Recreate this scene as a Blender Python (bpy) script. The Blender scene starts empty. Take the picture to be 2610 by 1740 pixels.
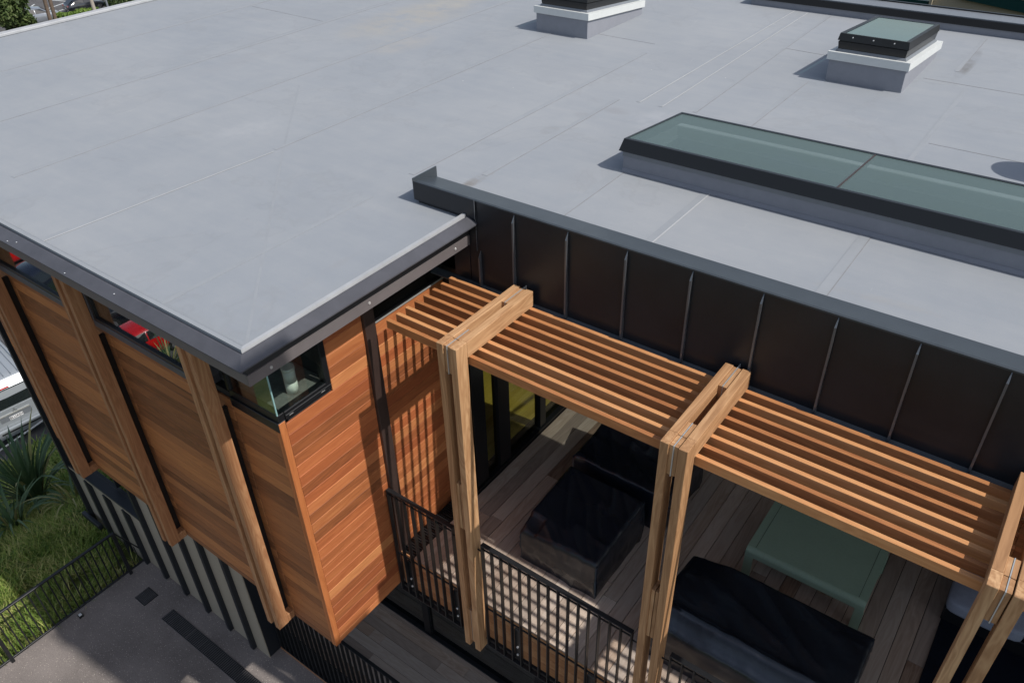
import bpy, bmesh, math, random
import numpy as np
from mathutils import Vector, Matrix, noise as mnoise
random.seed(7); rng = np.random.default_rng(7)
SC = bpy.context.scene
COL = SC.collection

# ------------------------------------------------------------------ camera, world, sun, exposure
F_PX, YAW, PITCH, ROLL = 2036.39, 2.22268533, -0.62810346, -0.02953283
CAM = Vector((4.87587, -2.96041, 7.45105))
cam_d = bpy.data.cameras.new('camera'); cam = bpy.data.objects.new('camera', cam_d); COL.objects.link(cam)
cam_d.sensor_width = 36.0; cam_d.lens = F_PX / 2610 * 36.0; cam_d.clip_start = 0.05; cam_d.clip_end = 2000
_f = Vector((math.cos(YAW)*math.cos(PITCH), math.sin(YAW)*math.cos(PITCH), math.sin(PITCH)))
_r0 = Vector((math.sin(YAW), -math.cos(YAW), 0)); _u0 = _r0.cross(_f)
_r = math.cos(ROLL)*_r0 + math.sin(ROLL)*_u0; _u = -math.sin(ROLL)*_r0 + math.cos(ROLL)*_u0
cam.matrix_world = Matrix(((_r.x, _u.x, -_f.x, CAM.x), (_r.y, _u.y, -_f.y, CAM.y), (_r.z, _u.z, -_f.z, CAM.z), (0, 0, 0, 1)))
SC.camera = cam

SUN = Vector((-1.0, -0.085, -1.19))          # direction the light travels
w = bpy.data.worlds.new('World'); SC.world = w; w.use_nodes = True
nt = w.node_tree; nt.nodes.clear()
sky = nt.nodes.new('ShaderNodeTexSky'); sky.sky_type = 'NISHITA'; sky.sun_disc = False
sky.sun_elevation = math.atan2(1.19, 1.0036); sky.sun_rotation = math.radians(85.1)
sky.air_density = 1.0; sky.dust_density = 1.6; sky.ozone_density = 1.2
bg = nt.nodes.new('ShaderNodeBackground'); bg.inputs['Strength'].default_value = 0.14
wo = nt.nodes.new('ShaderNodeOutputWorld')
hs = nt.nodes.new('ShaderNodeHueSaturation'); hs.inputs['Saturation'].default_value = 0.72; nt.links.new(sky.outputs[0], hs.inputs['Color']); nt.links.new(hs.outputs[0], bg.inputs[0]); nt.links.new(bg.outputs[0], wo.inputs[0])
sd = bpy.data.lights.new('sun', 'SUN'); sd.energy = 4.0; sd.angle = math.radians(0.55); sd.color = (1.0, 0.95, 0.88)
sun = bpy.data.objects.new('sun', sd); COL.objects.link(sun)
sun.rotation_euler = SUN.to_track_quat('-Z', 'Y').to_euler(); sun.location = (10, 0, 20)
SC.view_settings.view_transform = 'Standard'; SC.view_settings.look = 'None'
SC.view_settings.exposure = 0.0; SC.view_settings.gamma = 1.0; SC.view_settings.use_curve_mapping = False

# ------------------------------------------------------------------ object helpers
WM = {}
def link(o, parent=None, M=None):
    COL.objects.link(o); M = M or Matrix.Identity(4)
    if parent is not None:
        o.parent = parent; o.matrix_parent_inverse = WM[parent].inverted()
    o.matrix_basis = M; WM[o] = M
    return o
def tag(o, label=None, cat=None, group=None, kind=None):
    if label: o['label'] = label
    if cat: o['category'] = cat
    if group: o['group'] = group
    if kind: o['kind'] = kind
    return o
def empty(name, loc=(0, 0, 0), rz=0, **k):
    o = bpy.data.objects.new(name, None); o.empty_display_size = 0.2
    link(o, None, Matrix.Translation(loc) @ Matrix.Rotation(rz, 4, 'Z'))
    return tag(o, **k)
def mobj(name, verts, faces, m, parent=None, M=None, smooth=False, mats=None, fm=None):
    me = bpy.data.meshes.new(name); me.from_pydata([tuple(v) for v in verts], [], faces); me.update()
    for mm in (mats or [m]): me.materials.append(mm)
    if fm: me.polygons.foreach_set('material_index', fm)
    if smooth: me.polygons.foreach_set('use_smooth', [True]*len(faces))
    return link(bpy.data.objects.new(name, me), parent, M)
AX = {'x': Matrix.Identity(4), 'y': Matrix.Rotation(math.pi/2, 4, 'Z'), 'z': Matrix.Rotation(-math.pi/2, 4, 'Y')}
BOXC = {}
def boxmesh(L, W, H, b, m):
    key = (round(L, 4), round(W, 4), round(H, 4), b, m.name)
    if key in BOXC: return BOXC[key]
    h = (L/2, W/2, H/2); V = []; Fc = []
    if b <= 0:
        for i in range(8): V.append([h[k]*(1 if i >> k & 1 else -1) for k in range(3)])
        Fc = [(0, 2, 3, 1), (4, 5, 7, 6), (0, 1, 5, 4), (2, 6, 7, 3), (0, 4, 6, 2), (1, 3, 7, 5)]
    else:
        b = min(b, min(h)*0.9)
        idx = {}
        for i in range(8):
            s = [1 if i >> k & 1 else -1 for k in range(3)]
            for a in range(3):
                idx[(i, a)] = len(V); V.append([s[k]*(h[k] if k == a else h[k]-b) for k in range(3)])
        def face(a, s):
            o1, o2 = (a+1) % 3, (a+2) % 3; c = []
            for p, q in ((-1, -1), (1, -1), (1, 1), (-1, 1)):
                t = [0, 0, 0]; t[a] = s; t[o1] = p; t[o2] = q
                c.append(sum((1 << k) for k in range(3) if t[k] > 0))
            return c if s > 0 else c[::-1]
        for a in range(3):
            for s in (-1, 1): Fc.append(tuple(idx[(c, a)] for c in face(a, s)))
        for i in range(8):
            t = [idx[(i, 0)], idx[(i, 1)], idx[(i, 2)]]
            if bin(i).count('1') % 2 == 0: t = t[::-1]
            Fc.append(tuple(t))
        for a in range(3):
            for i in range(8):
                j = i ^ (1 << a)
                if i < j:
                    o1, o2 = (a+1) % 3, (a+2) % 3
                    q = [idx[(i, o1)], idx[(j, o1)], idx[(j, o2)], idx[(i, o2)]]
                    s1 = 1 if i >> o1 & 1 else -1; s2 = 1 if i >> o2 & 1 else -1
                    if s1*s2 < 0: q = q[::-1]
                    Fc.append(tuple(q))
    me = bpy.data.meshes.new('box'); me.from_pydata(V, [], Fc); me.update(); me.materials.append(m)
    BOXC[key] = me
    return me
def box(name, x0, x1, y0, y1, z0, z1, m, parent=None, b=0.0, ax=None):
    """axis aligned box; its long side becomes local X so that wood grain runs along it"""
    d = dict(x=abs(x1-x0), y=abs(y1-y0), z=abs(z1-z0))
    if ax is None: ax = max(d, key=lambda k: d[k])
    if ax == 'x': s = (d['x'], d['y'], d['z'])
    elif ax == 'y': s = (d['y'], d['x'], d['z'])
    else: s = (d['z'], d['y'], d['x'])
    me = boxmesh(*s, b, m); 
    o = bpy.data.objects.new(name, me)
    return link(o, parent, Matrix.Translation(((x0+x1)/2, (y0+y1)/2, (z0+z1)/2)) @ AX[ax])
def cyl(name, p, q, r, m, parent=None, n=12, r2=None, smooth=True):
    p, q = Vector(p), Vector(q); L = (q-p).length; r2 = r if r2 is None else r2
    V = [(r*math.cos(2*math.pi*i/n), r*math.sin(2*math.pi*i/n), 0) for i in range(n)] + [(r2*math.cos(2*math.pi*i/n), r2*math.sin(2*math.pi*i/n), L) for i in range(n)]
    Fc = [(i, (i+1) % n, n+(i+1) % n, n+i) for i in range(n)] + [tuple(range(n))[::-1], tuple(range(n, 2*n))]
    o = mobj(name, V, Fc, m, parent, Matrix.Translation(p) @ (q-p).to_track_quat('Z', 'Y').to_matrix().to_4x4())
    if smooth: o.data.polygons.foreach_set('use_smooth', [True]*n+[False]*2)
    return o
def boxes(name, L, m, parent=None):
    V, Fc = [], []
    for x0, x1, y0, y1, z0, z1 in L:
        k = len(V); V += [(a, b, c) for c in (z0, z1) for b in (y0, y1) for a in (x0, x1)]
        Fc += [tuple(k+i for i in f) for f in ((0, 2, 3, 1), (4, 5, 7, 6), (0, 1, 5, 4), (2, 6, 7, 3), (0, 4, 6, 2), (1, 3, 7, 5))]
    return mobj(name, V, Fc, m, parent)
def prism(name, prof, a0, a1, axis, m, parent=None, mit0=0, mit1=0, mats=None, fm=None):
    """profile [(u,z)] extruded along axis ('x': u=y, 'y': u=x); mit: extra length per unit of u at either end"""
    V = []
    for a, k in ((a0, mit0), (a1, mit1)):
        for u, z in prof: V.append((a+k*u, u, z) if axis == 'x' else (u, a+k*u, z))
    n = len(prof); Fc = [tuple(range(n)), tuple(range(n, 2*n))[::-1]] + [(i, n+i, n+(i+1) % n, (i+1) % n) for i in range(n)]
    o = mobj(name, V, Fc, m, parent, mats=mats, fm=fm)
    bm = bmesh.new(); bm.from_mesh(o.data); bmesh.ops.recalc_face_normals(bm, faces=bm.faces); bm.to_mesh(o.data); bm.free()
    return o
def quad(name, pts, m, parent=None, th=0.0):
    pts = [Vector(p) for p in pts]
    if th == 0: return mobj(name, pts, [tuple(range(len(pts)))], m, parent)
    n = (pts[1]-pts[0]).cross(pts[2]-pts[0]).normalized()*th; k = len(pts)
    return mobj(name, pts+[p-n for p in pts], [tuple(range(k)), tuple(range(k, 2*k))[::-1]] + [(i, k+i, k+(i+1) % k, (i+1) % k) for i in range(k)], m, parent)

# ------------------------------------------------------------------ materials
def newmat(name):
    m = bpy.data.materials.new(name); m.use_nodes = True; t = m.node_tree
    return m, t, t.nodes['Principled BSDF'], t.links
def N(t, typ, **k):
    n = t.nodes.new(typ)
    for a, v in k.items(): setattr(n, a, v)
    return n
def ramp(t, pts):
    r = N(t, 'ShaderNodeValToRGB'); e = r.color_ramp.elements
    while len(e) < len(pts): e.new(0.5)
    for i, (p, c) in enumerate(pts): e[i].position = p; e[i].color = (*c, 1)
    return r
def mixc(t, L, fac, a, b, mode='MIX'):
    n = N(t, 'ShaderNodeMix', data_type='RGBA', blend_type=mode)
    for s, v in ((0, fac), (6, a), (7, b)):
        if isinstance(v, bpy.types.NodeSocket): L.new(v, n.inputs[s])
        elif isinstance(v, (int, float)): n.inputs[s].default_value = v
        else: n.inputs[s].default_value = (*v, 1)
    return n.outputs[2]
def mth(t, L, op, a, b=0.0, c=0.0, clamp=False):
    n = N(t, 'ShaderNodeMath', operation=op); n.use_clamp = clamp
    for s, v in enumerate((a, b, c)):
        if isinstance(v, bpy.types.NodeSocket): L.new(v, n.inputs[s])
        else: n.inputs[s].default_value = v
    return n.outputs[0]
def noise(t, L, vec, scale, detail=4, rough=0.55, dist=0.0):
    n = N(t, 'ShaderNodeTexNoise'); n.inputs['Scale'].default_value = scale; n.inputs['Detail'].default_value = detail
    n.inputs['Roughness'].default_value = rough; n.inputs['Distortion'].default_value = dist
    if vec is not None: L.new(vec, n.inputs['Vector'])
    return n.outputs['Fac']
def bump(t, L, h, bs, strength=0.3, dist=0.01):
    b = N(t, 'ShaderNodeBump'); b.inputs['Strength'].default_value = strength; b.inputs['Distance'].default_value = dist
    L.new(h, b.inputs['Height']); L.new(b.outputs[0], bs.inputs['Normal'])
def mapping(t, L, scale, rnd=True, coord='Object'):
    tc = N(t, 'ShaderNodeTexCoord'); mp = N(t, 'ShaderNodeMapping'); mp.inputs['Scale'].default_value = scale
    if rnd:
        oi = N(t, 'ShaderNodeObjectInfo'); vm = N(t, 'ShaderNodeVectorMath', operation='MULTIPLY_ADD')
        L.new(oi.outputs['Random'], vm.inputs[0]); vm.inputs[1].default_value = (37.1, 61.7, 23.3); L.new(tc.outputs[coord], vm.inputs[2])
        L.new(vm.outputs[0], mp.inputs['Vector']); return mp.outputs[0], oi.outputs['Random']
    L.new(tc.outputs[coord], mp.inputs['Vector']); return mp.outputs[0], None
def wood(name, dark, mid, light, var=0.5, rough=0.6, spec=0.3, gs=1.0, tint=None, grain=1.0, specks=0.0):
    """dark/mid/light: board tones picked per board, with long grain streaks and cathedral figure"""
    m, t, bs, L = newmat(name)
    v, rnd = mapping(t, L, (1.2*gs, 26*gs, 26*gs))
    n1 = noise(t, L, v, 1.0, 5, 0.6, 0.6)
    v2, _ = mapping(t, L, (0.55*gs, 5.0*gs, 5.0*gs))
    n2 = noise(t, L, v2, 1.3, 3, 0.5, 1.2)
    wv = N(t, 'ShaderNodeMath', operation='PINGPONG'); L.new(mth(t, L, 'MULTIPLY', n2, 7.0), wv.inputs[0]); wv.inputs[1].default_value = 0.5
    fig = mth(t, L, 'MULTIPLY', wv.outputs[0], 2.0)
    tone = ramp(t, [(0.0, dark), (0.5, mid), (1.0, light)])
    r1 = mth(t, L, 'FRACT', mth(t, L, 'MULTIPLY', rnd, 7.31))
    a = mth(t, L, 'MULTIPLY_ADD', r1, var, 0.5-var/2)
    a = mth(t, L, 'ADD', a, mth(t, L, 'MULTIPLY_ADD', n1, 0.55*grain, -0.275*grain))
    a = mth(t, L, 'ADD', a, mth(t, L, 'MULTIPLY_ADD', fig, 0.22*grain, -0.11*grain), clamp=True)
    L.new(a, tone.inputs[0]); c = tone.outputs[0]
    if tint:
        r2 = mth(t, L, 'FRACT', mth(t, L, 'MULTIPLY', rnd, 31.7))
        c = mixc(t, L, mth(t, L, 'MULTIPLY', r2, tint[0]), c, tint[1])
    if specks:
        tc = N(t, 'ShaderNodeTexCoord'); vo = N(t, 'ShaderNodeTexVoronoi'); vo.inputs['Scale'].default_value = 5.0; L.new(tc.outputs['Object'], vo.inputs['Vector'])
        k = mth(t, L, 'LESS_THAN', vo.outputs['Distance'], 0.045)
        c = mixc(t, L, mth(t, L, 'MULTIPLY', k, specks), c, (0.06, 0.03, 0.015))
    L.new(c, bs.inputs['Base Color'])
    bs.inputs['Roughness'].default_value = rough; bs.inputs['Specular IOR Level'].default_value = spec
    bump(t, L, n1, bs, 0.25, 0.004)
    return m
def plain(name, col, rough=0.5, metal=0.0, spec=0.5, nz=0.0, nsc=20, bmp=0.0, bsc=60, coat=0.0, rnd=0.0):
    m, t, bs, L = newmat(name)
    bs.inputs['Roughness'].default_value = rough; bs.inputs['Metallic'].default_value = metal
    bs.inputs['Specular IOR Level'].default_value = spec; bs.inputs['Base Color'].default_value = (*col, 1)
    if coat: bs.inputs['Coat Weight'].default_value = coat; bs.inputs['Coat Roughness'].default_value = 0.05
    v, rd = mapping(t, L, (1, 1, 1), rnd=True)
    if nz:
        n = noise(t, L, v, nsc, 6, 0.65)
        n2 = noise(t, L, v, nsc*0.13, 3, 0.6)
        f = mth(t, L, 'ADD', mth(t, L, 'MULTIPLY', n, 0.6), mth(t, L, 'MULTIPLY', n2, 0.4))
        if rnd: f = mth(t, L, 'ADD', f, mth(t, L, 'MULTIPLY_ADD', rd, rnd, -rnd/2))
        r = ramp(t, [(0.3, [c*(1-nz) for c in col]), (0.7, [min(1, c*(1+nz)) for c in col])])
        L.new(f, r.inputs[0]); L.new(r.outputs[0], bs.inputs['Base Color'])
        mr = mth(t, L, 'MULTIPLY_ADD', n2, 0.25, rough-0.12, clamp=True); L.new(mr, bs.inputs['Roughness'])
    if bmp: bump(t, L, noise(t, L, v, bsc, 4), bs, bmp, 0.01)
    return m
def glassmat(name, tint, refl=1.0, haze=None):
    m, t, bs, L = newmat(name); t.nodes.remove(bs)
    out = t.nodes['Material Output']
    tr = N(t, 'ShaderNodeBsdfTransparent'); tr.inputs[0].default_value = (*tint, 1)
    gl = N(t, 'ShaderNodeBsdfGlossy'); gl.inputs['Roughness'].default_value = 0.0; gl.inputs[0].default_value = (0.92, 0.96, 1.0, 1)
    fr = N(t, 'ShaderNodeFresnel'); ge = N(t, 'ShaderNodeNewGeometry')
    L.new(mth(t, L, 'MULTIPLY_ADD', ge.outputs['Backfacing'], 1/1.55-1.55, 1.55), fr.inputs['IOR'])   # same air-to-glass reflectance on both faces
    fac = mth(t, L, 'MULTIPLY', fr.outputs[0], refl, clamp=True)
    mx = N(t, 'ShaderNodeMixShader'); L.new(fac, mx.inputs[0]); L.new(tr.outputs[0], mx.inputs[1]); L.new(gl.outputs[0], mx.inputs[2])
    res = mx.outputs[0]
    if haze:                     # dust and frit on the pane: a thin diffuse layer
        df = N(t, 'ShaderNodeBsdfDiffuse'); df.inputs[0].default_value = (*haze[1], 1)
        v, _ = mapping(t, L, (1, 1, 1)); n = noise(t, L, v, 1.1, 4, 0.6)
        f = mth(t, L, 'MULTIPLY_ADD', n, haze[0]*0.9, haze[0]*0.45)
        m2 = N(t, 'ShaderNodeMixShader'); L.new(f, m2.inputs[0]); L.new(res, m2.inputs[1]); L.new(df.outputs[0], m2.inputs[2]); res = m2.outputs[0]
    L.new(res, out.inputs['Surface'])
    return m

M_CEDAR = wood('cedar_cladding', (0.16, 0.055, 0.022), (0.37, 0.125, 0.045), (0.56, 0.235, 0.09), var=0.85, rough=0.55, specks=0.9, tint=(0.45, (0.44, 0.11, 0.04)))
M_CEDARF = wood('shade_darkened_cladding', (0.14, 0.055, 0.023), (0.33, 0.125, 0.046), (0.50, 0.20, 0.068), var=0.75, rough=0.6, tint=(0.4, (0.27, 0.115, 0.05)))  # darker copy of the cedar, with the long side's shade put into its tones
M_CEDAR2 = wood('cedar_trim', (0.26, 0.08, 0.026), (0.43, 0.145, 0.048), (0.58, 0.22, 0.08), var=0.3, rough=0.55)
M_SLAT = wood('cedar_slat', (0.27, 0.10, 0.038), (0.47, 0.205, 0.08), (0.66, 0.34, 0.15), var=0.6, rough=0.6)
M_POST = wood('iroko_post', (0.24, 0.12, 0.055), (0.41, 0.225, 0.11), (0.62, 0.39, 0.21), var=0.4, rough=0.6, grain=1.5)
M_FIN = wood('cedar_fin', (0.16, 0.068, 0.030), (0.32, 0.15, 0.07), (0.54, 0.31, 0.16), var=0.35, rough=0.6)
M_POSTEND = wood('iroko_end_grain', (0.30, 0.20, 0.13), (0.40, 0.29, 0.20), (0.5, 0.38, 0.28), var=0.3, rough=0.7)
M_DECK = wood('weathered_deck', (0.20, 0.125, 0.085), (0.42, 0.31, 0.235), (0.60, 0.50, 0.42), var=0.8, rough=0.7, spec=0.2, tint=(0.45, (0.33, 0.31, 0.29)))
M_EDGE = wood('deck_fascia', (0.30, 0.12, 0.05), (0.46, 0.22, 0.10), (0.56, 0.31, 0.16), var=0.4, rough=0.6)
M_YELLOW = wood('interior_floor_boards', (0.38, 0.31, 0.10), (0.58, 0.50, 0.17), (0.72, 0.65, 0.28), var=0.5, rough=0.4)
M_STEEL = plain('black_steel', (0.012, 0.013, 0.015), 0.42, spec=0.45, nz=0.3, nsc=8)
M_FRAME = plain('black_aluminium', (0.010, 0.011, 0.013), 0.35, spec=0.4)
M_PANEL = plain('dark_metal_cladding', (0.0150, 0.0175, 0.0225), 0.36, metal=0.0, spec=0.42, nz=0.3, nsc=3, bmp=0.12, bsc=2.2)
M_SEAM = plain('standing_seam_metal', (0.11, 0.12, 0.135), 0.28, metal=0.25, spec=0.8)
M_CAP = plain('parapet_cap_metal', (0.045, 0.055, 0.065), 0.42, spec=0.5, nz=0.18, nsc=5)
M_GUT = plain('gutter_metal', (0.068, 0.069, 0.080), 0.42, spec=0.5, nz=0.22, nsc=7)
M_FASC = plain('fascia_metal', (0.135, 0.12, 0.122), 0.5, spec=0.4, nz=0.12, nsc=6)
M_SLAB = plain('roof_edge_dark', (0.02, 0.02, 0.022), 0.7)
M_TRIMM = plain('bronze_trim', (0.045, 0.028, 0.024), 0.45, nz=0.2, nsc=6)
M_KERB = plain('kerb_membrane', (0.235, 0.245, 0.275), 0.75, spec=0.2, nz=0.08, nsc=10)
M_WHITE = plain('white_flashing', (0.58, 0.60, 0.59), 0.5, nz=0.06, nsc=14)
M_FLASHGREY = plain('grey_flashing', (0.16, 0.175, 0.195), 0.45, nz=0.1)
M_SCREW = plain('screw_head', (0.8, 0.8, 0.8), 0.3, metal=0.6)
M_FLITCH = plain('galvanised_flitch', (0.55, 0.56, 0.55), 0.4, metal=0.5)
M_CONC = plain('sill_concrete', (0.22, 0.215, 0.20), 0.8, nz=0.35, nsc=18, bmp=0.2)
M_CEIL = plain('plywood_soffit', (0.55, 0.46, 0.36), 0.8, nz=0.1)
M_INT = plain('interior_dark', (0.035, 0.033, 0.034), 0.9)
M_GRATE = plain('grate_steel', (0.07, 0.068, 0.07), 0.4, spec=0.6, nz=0.3, nsc=9)
M_ASPH = None
M_LPANEL = plain('pale_wall_panel', (0.31, 0.27, 0.21), 0.8, nz=0.06, nsc=30, bmp=0.05)
M_BATTEN = plain('navy_batten', (0.010, 0.013, 0.018), 0.5)
M_COVER = plain('furniture_cover', (0.010, 0.014, 0.023), 0.27, spec=0.6, nz=0.2, nsc=4, bmp=0.3, bsc=9)
M_BENCH = plain('green_powdercoat', (0.27, 0.38, 0.285), 0.5, spec=0.4, nz=0.08, nsc=40, bmp=0.03, bsc=200)
M_BENCHLINE = plain('bench_joint', (0.012, 0.025, 0.02), 0.8)
M_CUSH = plain('blue_grey_cushion', (0.26, 0.29, 0.36), 0.9, spec=0.1, nz=0.15, nsc=120, bmp=0.3, bsc=250)
M_RUG = plain('black_rug', (0.006, 0.009, 0.017), 0.95, spec=0.1, nz=0.5, nsc=160, bmp=0.5, bsc=200)
M_GLASS = glassmat('window_glass', (0.75, 0.80, 0.78), 1.6)
M_GLASSC = glassmat('corner_glass', (0.82, 0.87, 0.85), 1.15)
M_GLASSD = glassmat('door_glass', (0.93, 0.90, 0.74), 0.7)
M_GLASSE = plain('glass_edge', (0.25, 0.42, 0.42), 0.15, spec=0.8)
M_SKYG = glassmat('skylight_glass', (0.93, 0.98, 0.95), 0.9, haze=(0.48, (0.105, 0.148, 0.136)))
M_SKYG2 = glassmat('small_skylight_glass', (0.35, 0.55, 0.55), 1.3, haze=(0.20, (0.04, 0.14, 0.15)))
M_CANDLE = plain('frosted_jar', (0.62, 0.66, 0.64), 0.35, spec=0.5)
M_CANDLEW = plain('white_wax', (0.80, 0.80, 0.72), 0.5)

def roofmat():
    m, t, bs, L = newmat('roof_membrane')
    v, _ = mapping(t, L, (1, 1, 1), rnd=False)
    n1 = noise(t, L, v, 0.35, 4, 0.6); n2 = noise(t, L, v, 2.6, 6, 0.7); n3 = noise(t, L, v, 170, 2, 0.5)
    v2, _ = mapping(t, L, (0.7, 5, 1), rnd=False); n4 = noise(t, L, v2, 1.4, 5, 0.65)
    f = mth(t, L, 'ADD', mth(t, L, 'MULTIPLY', n1, 0.45), mth(t, L, 'MULTIPLY', n2, 0.25))
    f = mth(t, L, 'ADD', f, mth(t, L, 'MULTIPLY', n4, 0.2)); f = mth(t, L, 'ADD', f, mth(t, L, 'MULTIPLY', n3, 0.26))
    r = ramp(t, [(0.30, (0.212, 0.234, 0.262)), (0.50, (0.252, 0.273, 0.300)), (0.75, (0.308, 0.322, 0.338))]); L.new(f, r.inputs[0])
    c = r.outputs[0]
    # rims left where ponded water dried, and pale scuffs
    n5 = noise(t, L, v, 0.55, 5, 0.62, 0.4)
    ring = mth(t, L, 'SUBTRACT', 1.0, mth(t, L, 'MULTIPLY', mth(t, L, 'ABSOLUTE', mth(t, L, 'SUBTRACT', n5, 0.56)), 55.0), clamp=True)
    c = mixc(t, L, mth(t, L, 'MULTIPLY', ring, 0.11), c, (0.17, 0.17, 0.165))
    wet = mth(t, L, 'MULTIPLY', mth(t, L, 'SUBTRACT', n5, 0.56), 14.0, clamp=True); c = mixc(t, L, mth(t, L, 'MULTIPLY', wet, 0.08), c, (0.20, 0.21, 0.225))
    v3, _ = mapping(t, L, (9, 1.2, 1), rnd=False); n6 = noise(t, L, v3, 1.9, 6, 0.7, 0.5)
    sc = mth(t, L, 'MULTIPLY', mth(t, L, 'SUBTRACT', n6, 0.66), 9.0, clamp=True); c = mixc(t, L, mth(t, L, 'MULTIPLY', sc, 0.4), c, (0.42, 0.43, 0.44))
    tc = N(t, 'ShaderNodeTexCoord'); sx = N(t, 'ShaderNodeSeparateXYZ'); L.new(tc.outputs['Object'], sx.inputs[0])
    # silt left by dried puddles, each with its own place: (x, y, rx, ry, strength)
    for (x, y, rx, ry, s, col) in ((-4.9, 7.3, .75, 1.5, .75, (0.33, 0.31, 0.27)), (-4.0, 6.1, .45, .7, .5, (0.34, 0.32, 0.29)), (-5.0, 8.6, .6, .9, .55, (0.35, 0.335, 0.30)),
                              (0.035, 2.87, .075, .42, .9, (0.17, 0.155, 0.14)), (3.30, 9.4, .09, .75, .95, (0.14, 0.14, 0.14)), (0.2, 5.35, .22, .12, .5, (0.2, 0.2, 0.21)), (0.0, 5.0, .16, .1, .5, (0.2, 0.2, 0.21)),
                              (-0.1, 4.4, .1, .16, .6, (0.2, 0.2, 0.2)), (0.8, 5.3, .35, .35, .28, (0.42, 0.43, 0.46)), (0.9, 3.4, .2, .35, .35, (0.24, 0.25, 0.27)), (3.75, 2.85, .5, .05, .3, (0.28, 0.27, 0.25)), (4.2, 2.9, .3, .05, .35, (0.28, 0.27, 0.25)),
                              (-5.4, 4.1, .25, .8, .35, (0.25, 0.26, 0.28)), (-3.1, 2.5, .3, .5, .2, (0.42, 0.43, 0.45)), (0.1, 0.6, .05, .6, .35, (0.24, 0.24, 0.24))):
        dx = mth(t, L, 'MULTIPLY', mth(t, L, 'SUBTRACT', sx.outputs[0], x), 1/rx); dy = mth(t, L, 'MULTIPLY', mth(t, L, 'SUBTRACT', sx.outputs[1], y), 1/ry)
        d2 = mth(t, L, 'ADD', mth(t, L, 'MULTIPLY', dx, dx), mth(t, L, 'MULTIPLY', dy, dy))
        g = mth(t, L, 'SUBTRACT', 1.15, d2, clamp=True)
        k = mth(t, L, 'MULTIPLY', g, mth(t, L, 'MULTIPLY_ADD', n2, 3.2, -1.15, clamp=True)); k = mth(t, L, 'MULTIPLY', k, s)
        c = mixc(t, L, k, c, col)
    vo = N(t, 'ShaderNodeTexVoronoi'); vo.inputs['Scale'].default_value = 1.7; L.new(tc.outputs['Object'], vo.inputs['Vector'])
    k = mth(t, L, 'LESS_THAN', vo.outputs['Distance'], 0.016); c = mixc(t, L, mth(t, L, 'MULTIPLY', k, 0.6), c, (0.55, 0.55, 0.55))
    L.new(c, bs.inputs['Base Color']); bs.inputs['Roughness'].default_value = 0.72; bs.inputs['Specular IOR Level'].default_value = 0.25
    h = mth(t, L, 'ADD', mth(t, L, 'MULTIPLY', n4, 1.0), mth(t, L, 'MULTIPLY', n3, 0.02))
    bump(t, L, h, bs, 0.25, 0.012)
    return m
M_ROOF = roofmat()
M_LAP = plain('membrane_lap', (0.266, 0.284, 0.306), 0.7, spec=0.25, nz=0.07, nsc=6)
M_LAPD = plain('lap_silt_line', (0.215, 0.22, 0.23), 0.8, nz=0.25, nsc=5)
M_LAPL = plain('lap_bead_pale', (0.375, 0.385, 0.40), 0.7, nz=0.15, nsc=5)

def asphalt(name, col, sp=(0.25, 0.23, 0.2), sc=60):
    m, t, bs, L = newmat(name); v, _ = mapping(t, L, (1, 1, 1), rnd=False)
    n1 = noise(t, L, v, 0.9, 5, 0.6); n2 = noise(t, L, v, 55, 4, 0.75)
    f = mth(t, L, 'ADD', mth(t, L, 'MULTIPLY', n1, 0.45), mth(t, L, 'MULTIPLY', n2, 0.55))
    r = ramp(t, [(0.32, [c*0.55 for c in col]), (0.5, col), (0.68, [c*1.5 for c in col])]); L.new(f, r.inputs[0])
    vo = N(t, 'ShaderNodeTexVoronoi'); vo.inputs['Scale'].default_value = sc; L.new(v, vo.inputs['Vector'])
    k = mth(t, L, 'LESS_THAN', vo.outputs['Distance'], 0.20); rr = N(t, 'ShaderNodeSeparateColor'); L.new(vo.outputs['Color'], rr.inputs[0])
    k = mth(t, L, 'MULTIPLY', k, mth(t, L, 'GREATER_THAN', rr.outputs[0], 0.6))
    L.new(mixc(t, L, mth(t, L, 'MULTIPLY', k, 0.75), r.outputs[0], sp), bs.inputs['Base Color'])
    bs.inputs['Roughness'].default_value = 0.9; bs.inputs['Specular IOR Level'].default_value = 0.2
    bump(t, L, n2, bs, 0.4, 0.006)
    return m
M_ASPH = asphalt('yard_asphalt', (0.185, 0.163, 0.152), (0.55, 0.48, 0.42), 34)
M_PARK = asphalt('car_park_asphalt', (0.095, 0.093, 0.095), sc=20)
def greenmat(name, a, b, c, sc=3.0, rough=0.8):
    m, t, bs, L = newmat(name); v, rd = mapping(t, L, (1, 1, 1), rnd=True)
    n1 = noise(t, L, v, sc, 5, 0.65)
    g = N(t, 'ShaderNodeNewGeometry'); f = mth(t, L, 'ADD', mth(t, L, 'MULTIPLY', n1, 0.75), mth(t, L, 'MULTIPLY', g.outputs['Random Per Island'], 0.3))
    r = ramp(t, [(0.33, a), (0.52, b), (0.72, c)]); L.new(f, r.inputs[0]); L.new(r.outputs[0], bs.inputs['Base Color'])
    bs.inputs['Roughness'].default_value = rough; bs.inputs['Specular IOR Level'].default_value = 0.25
    return m
M_BANK = greenmat('bank_soil', (0.040, 0.055, 0.014), (0.075, 0.095, 0.022), (0.11, 0.11, 0.035), 1.5)
M_GRASS = greenmat('grass_blades', (0.06, 0.12, 0.02), (0.19, 0.27, 0.05), (0.46, 0.43, 0.17), 1.3)
M_FLAX = greenmat('flax_leaf', (0.028, 0.065, 0.030), (0.07, 0.13, 0.06), (0.13, 0.19, 0.085), 0.8, 0.45)
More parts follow.
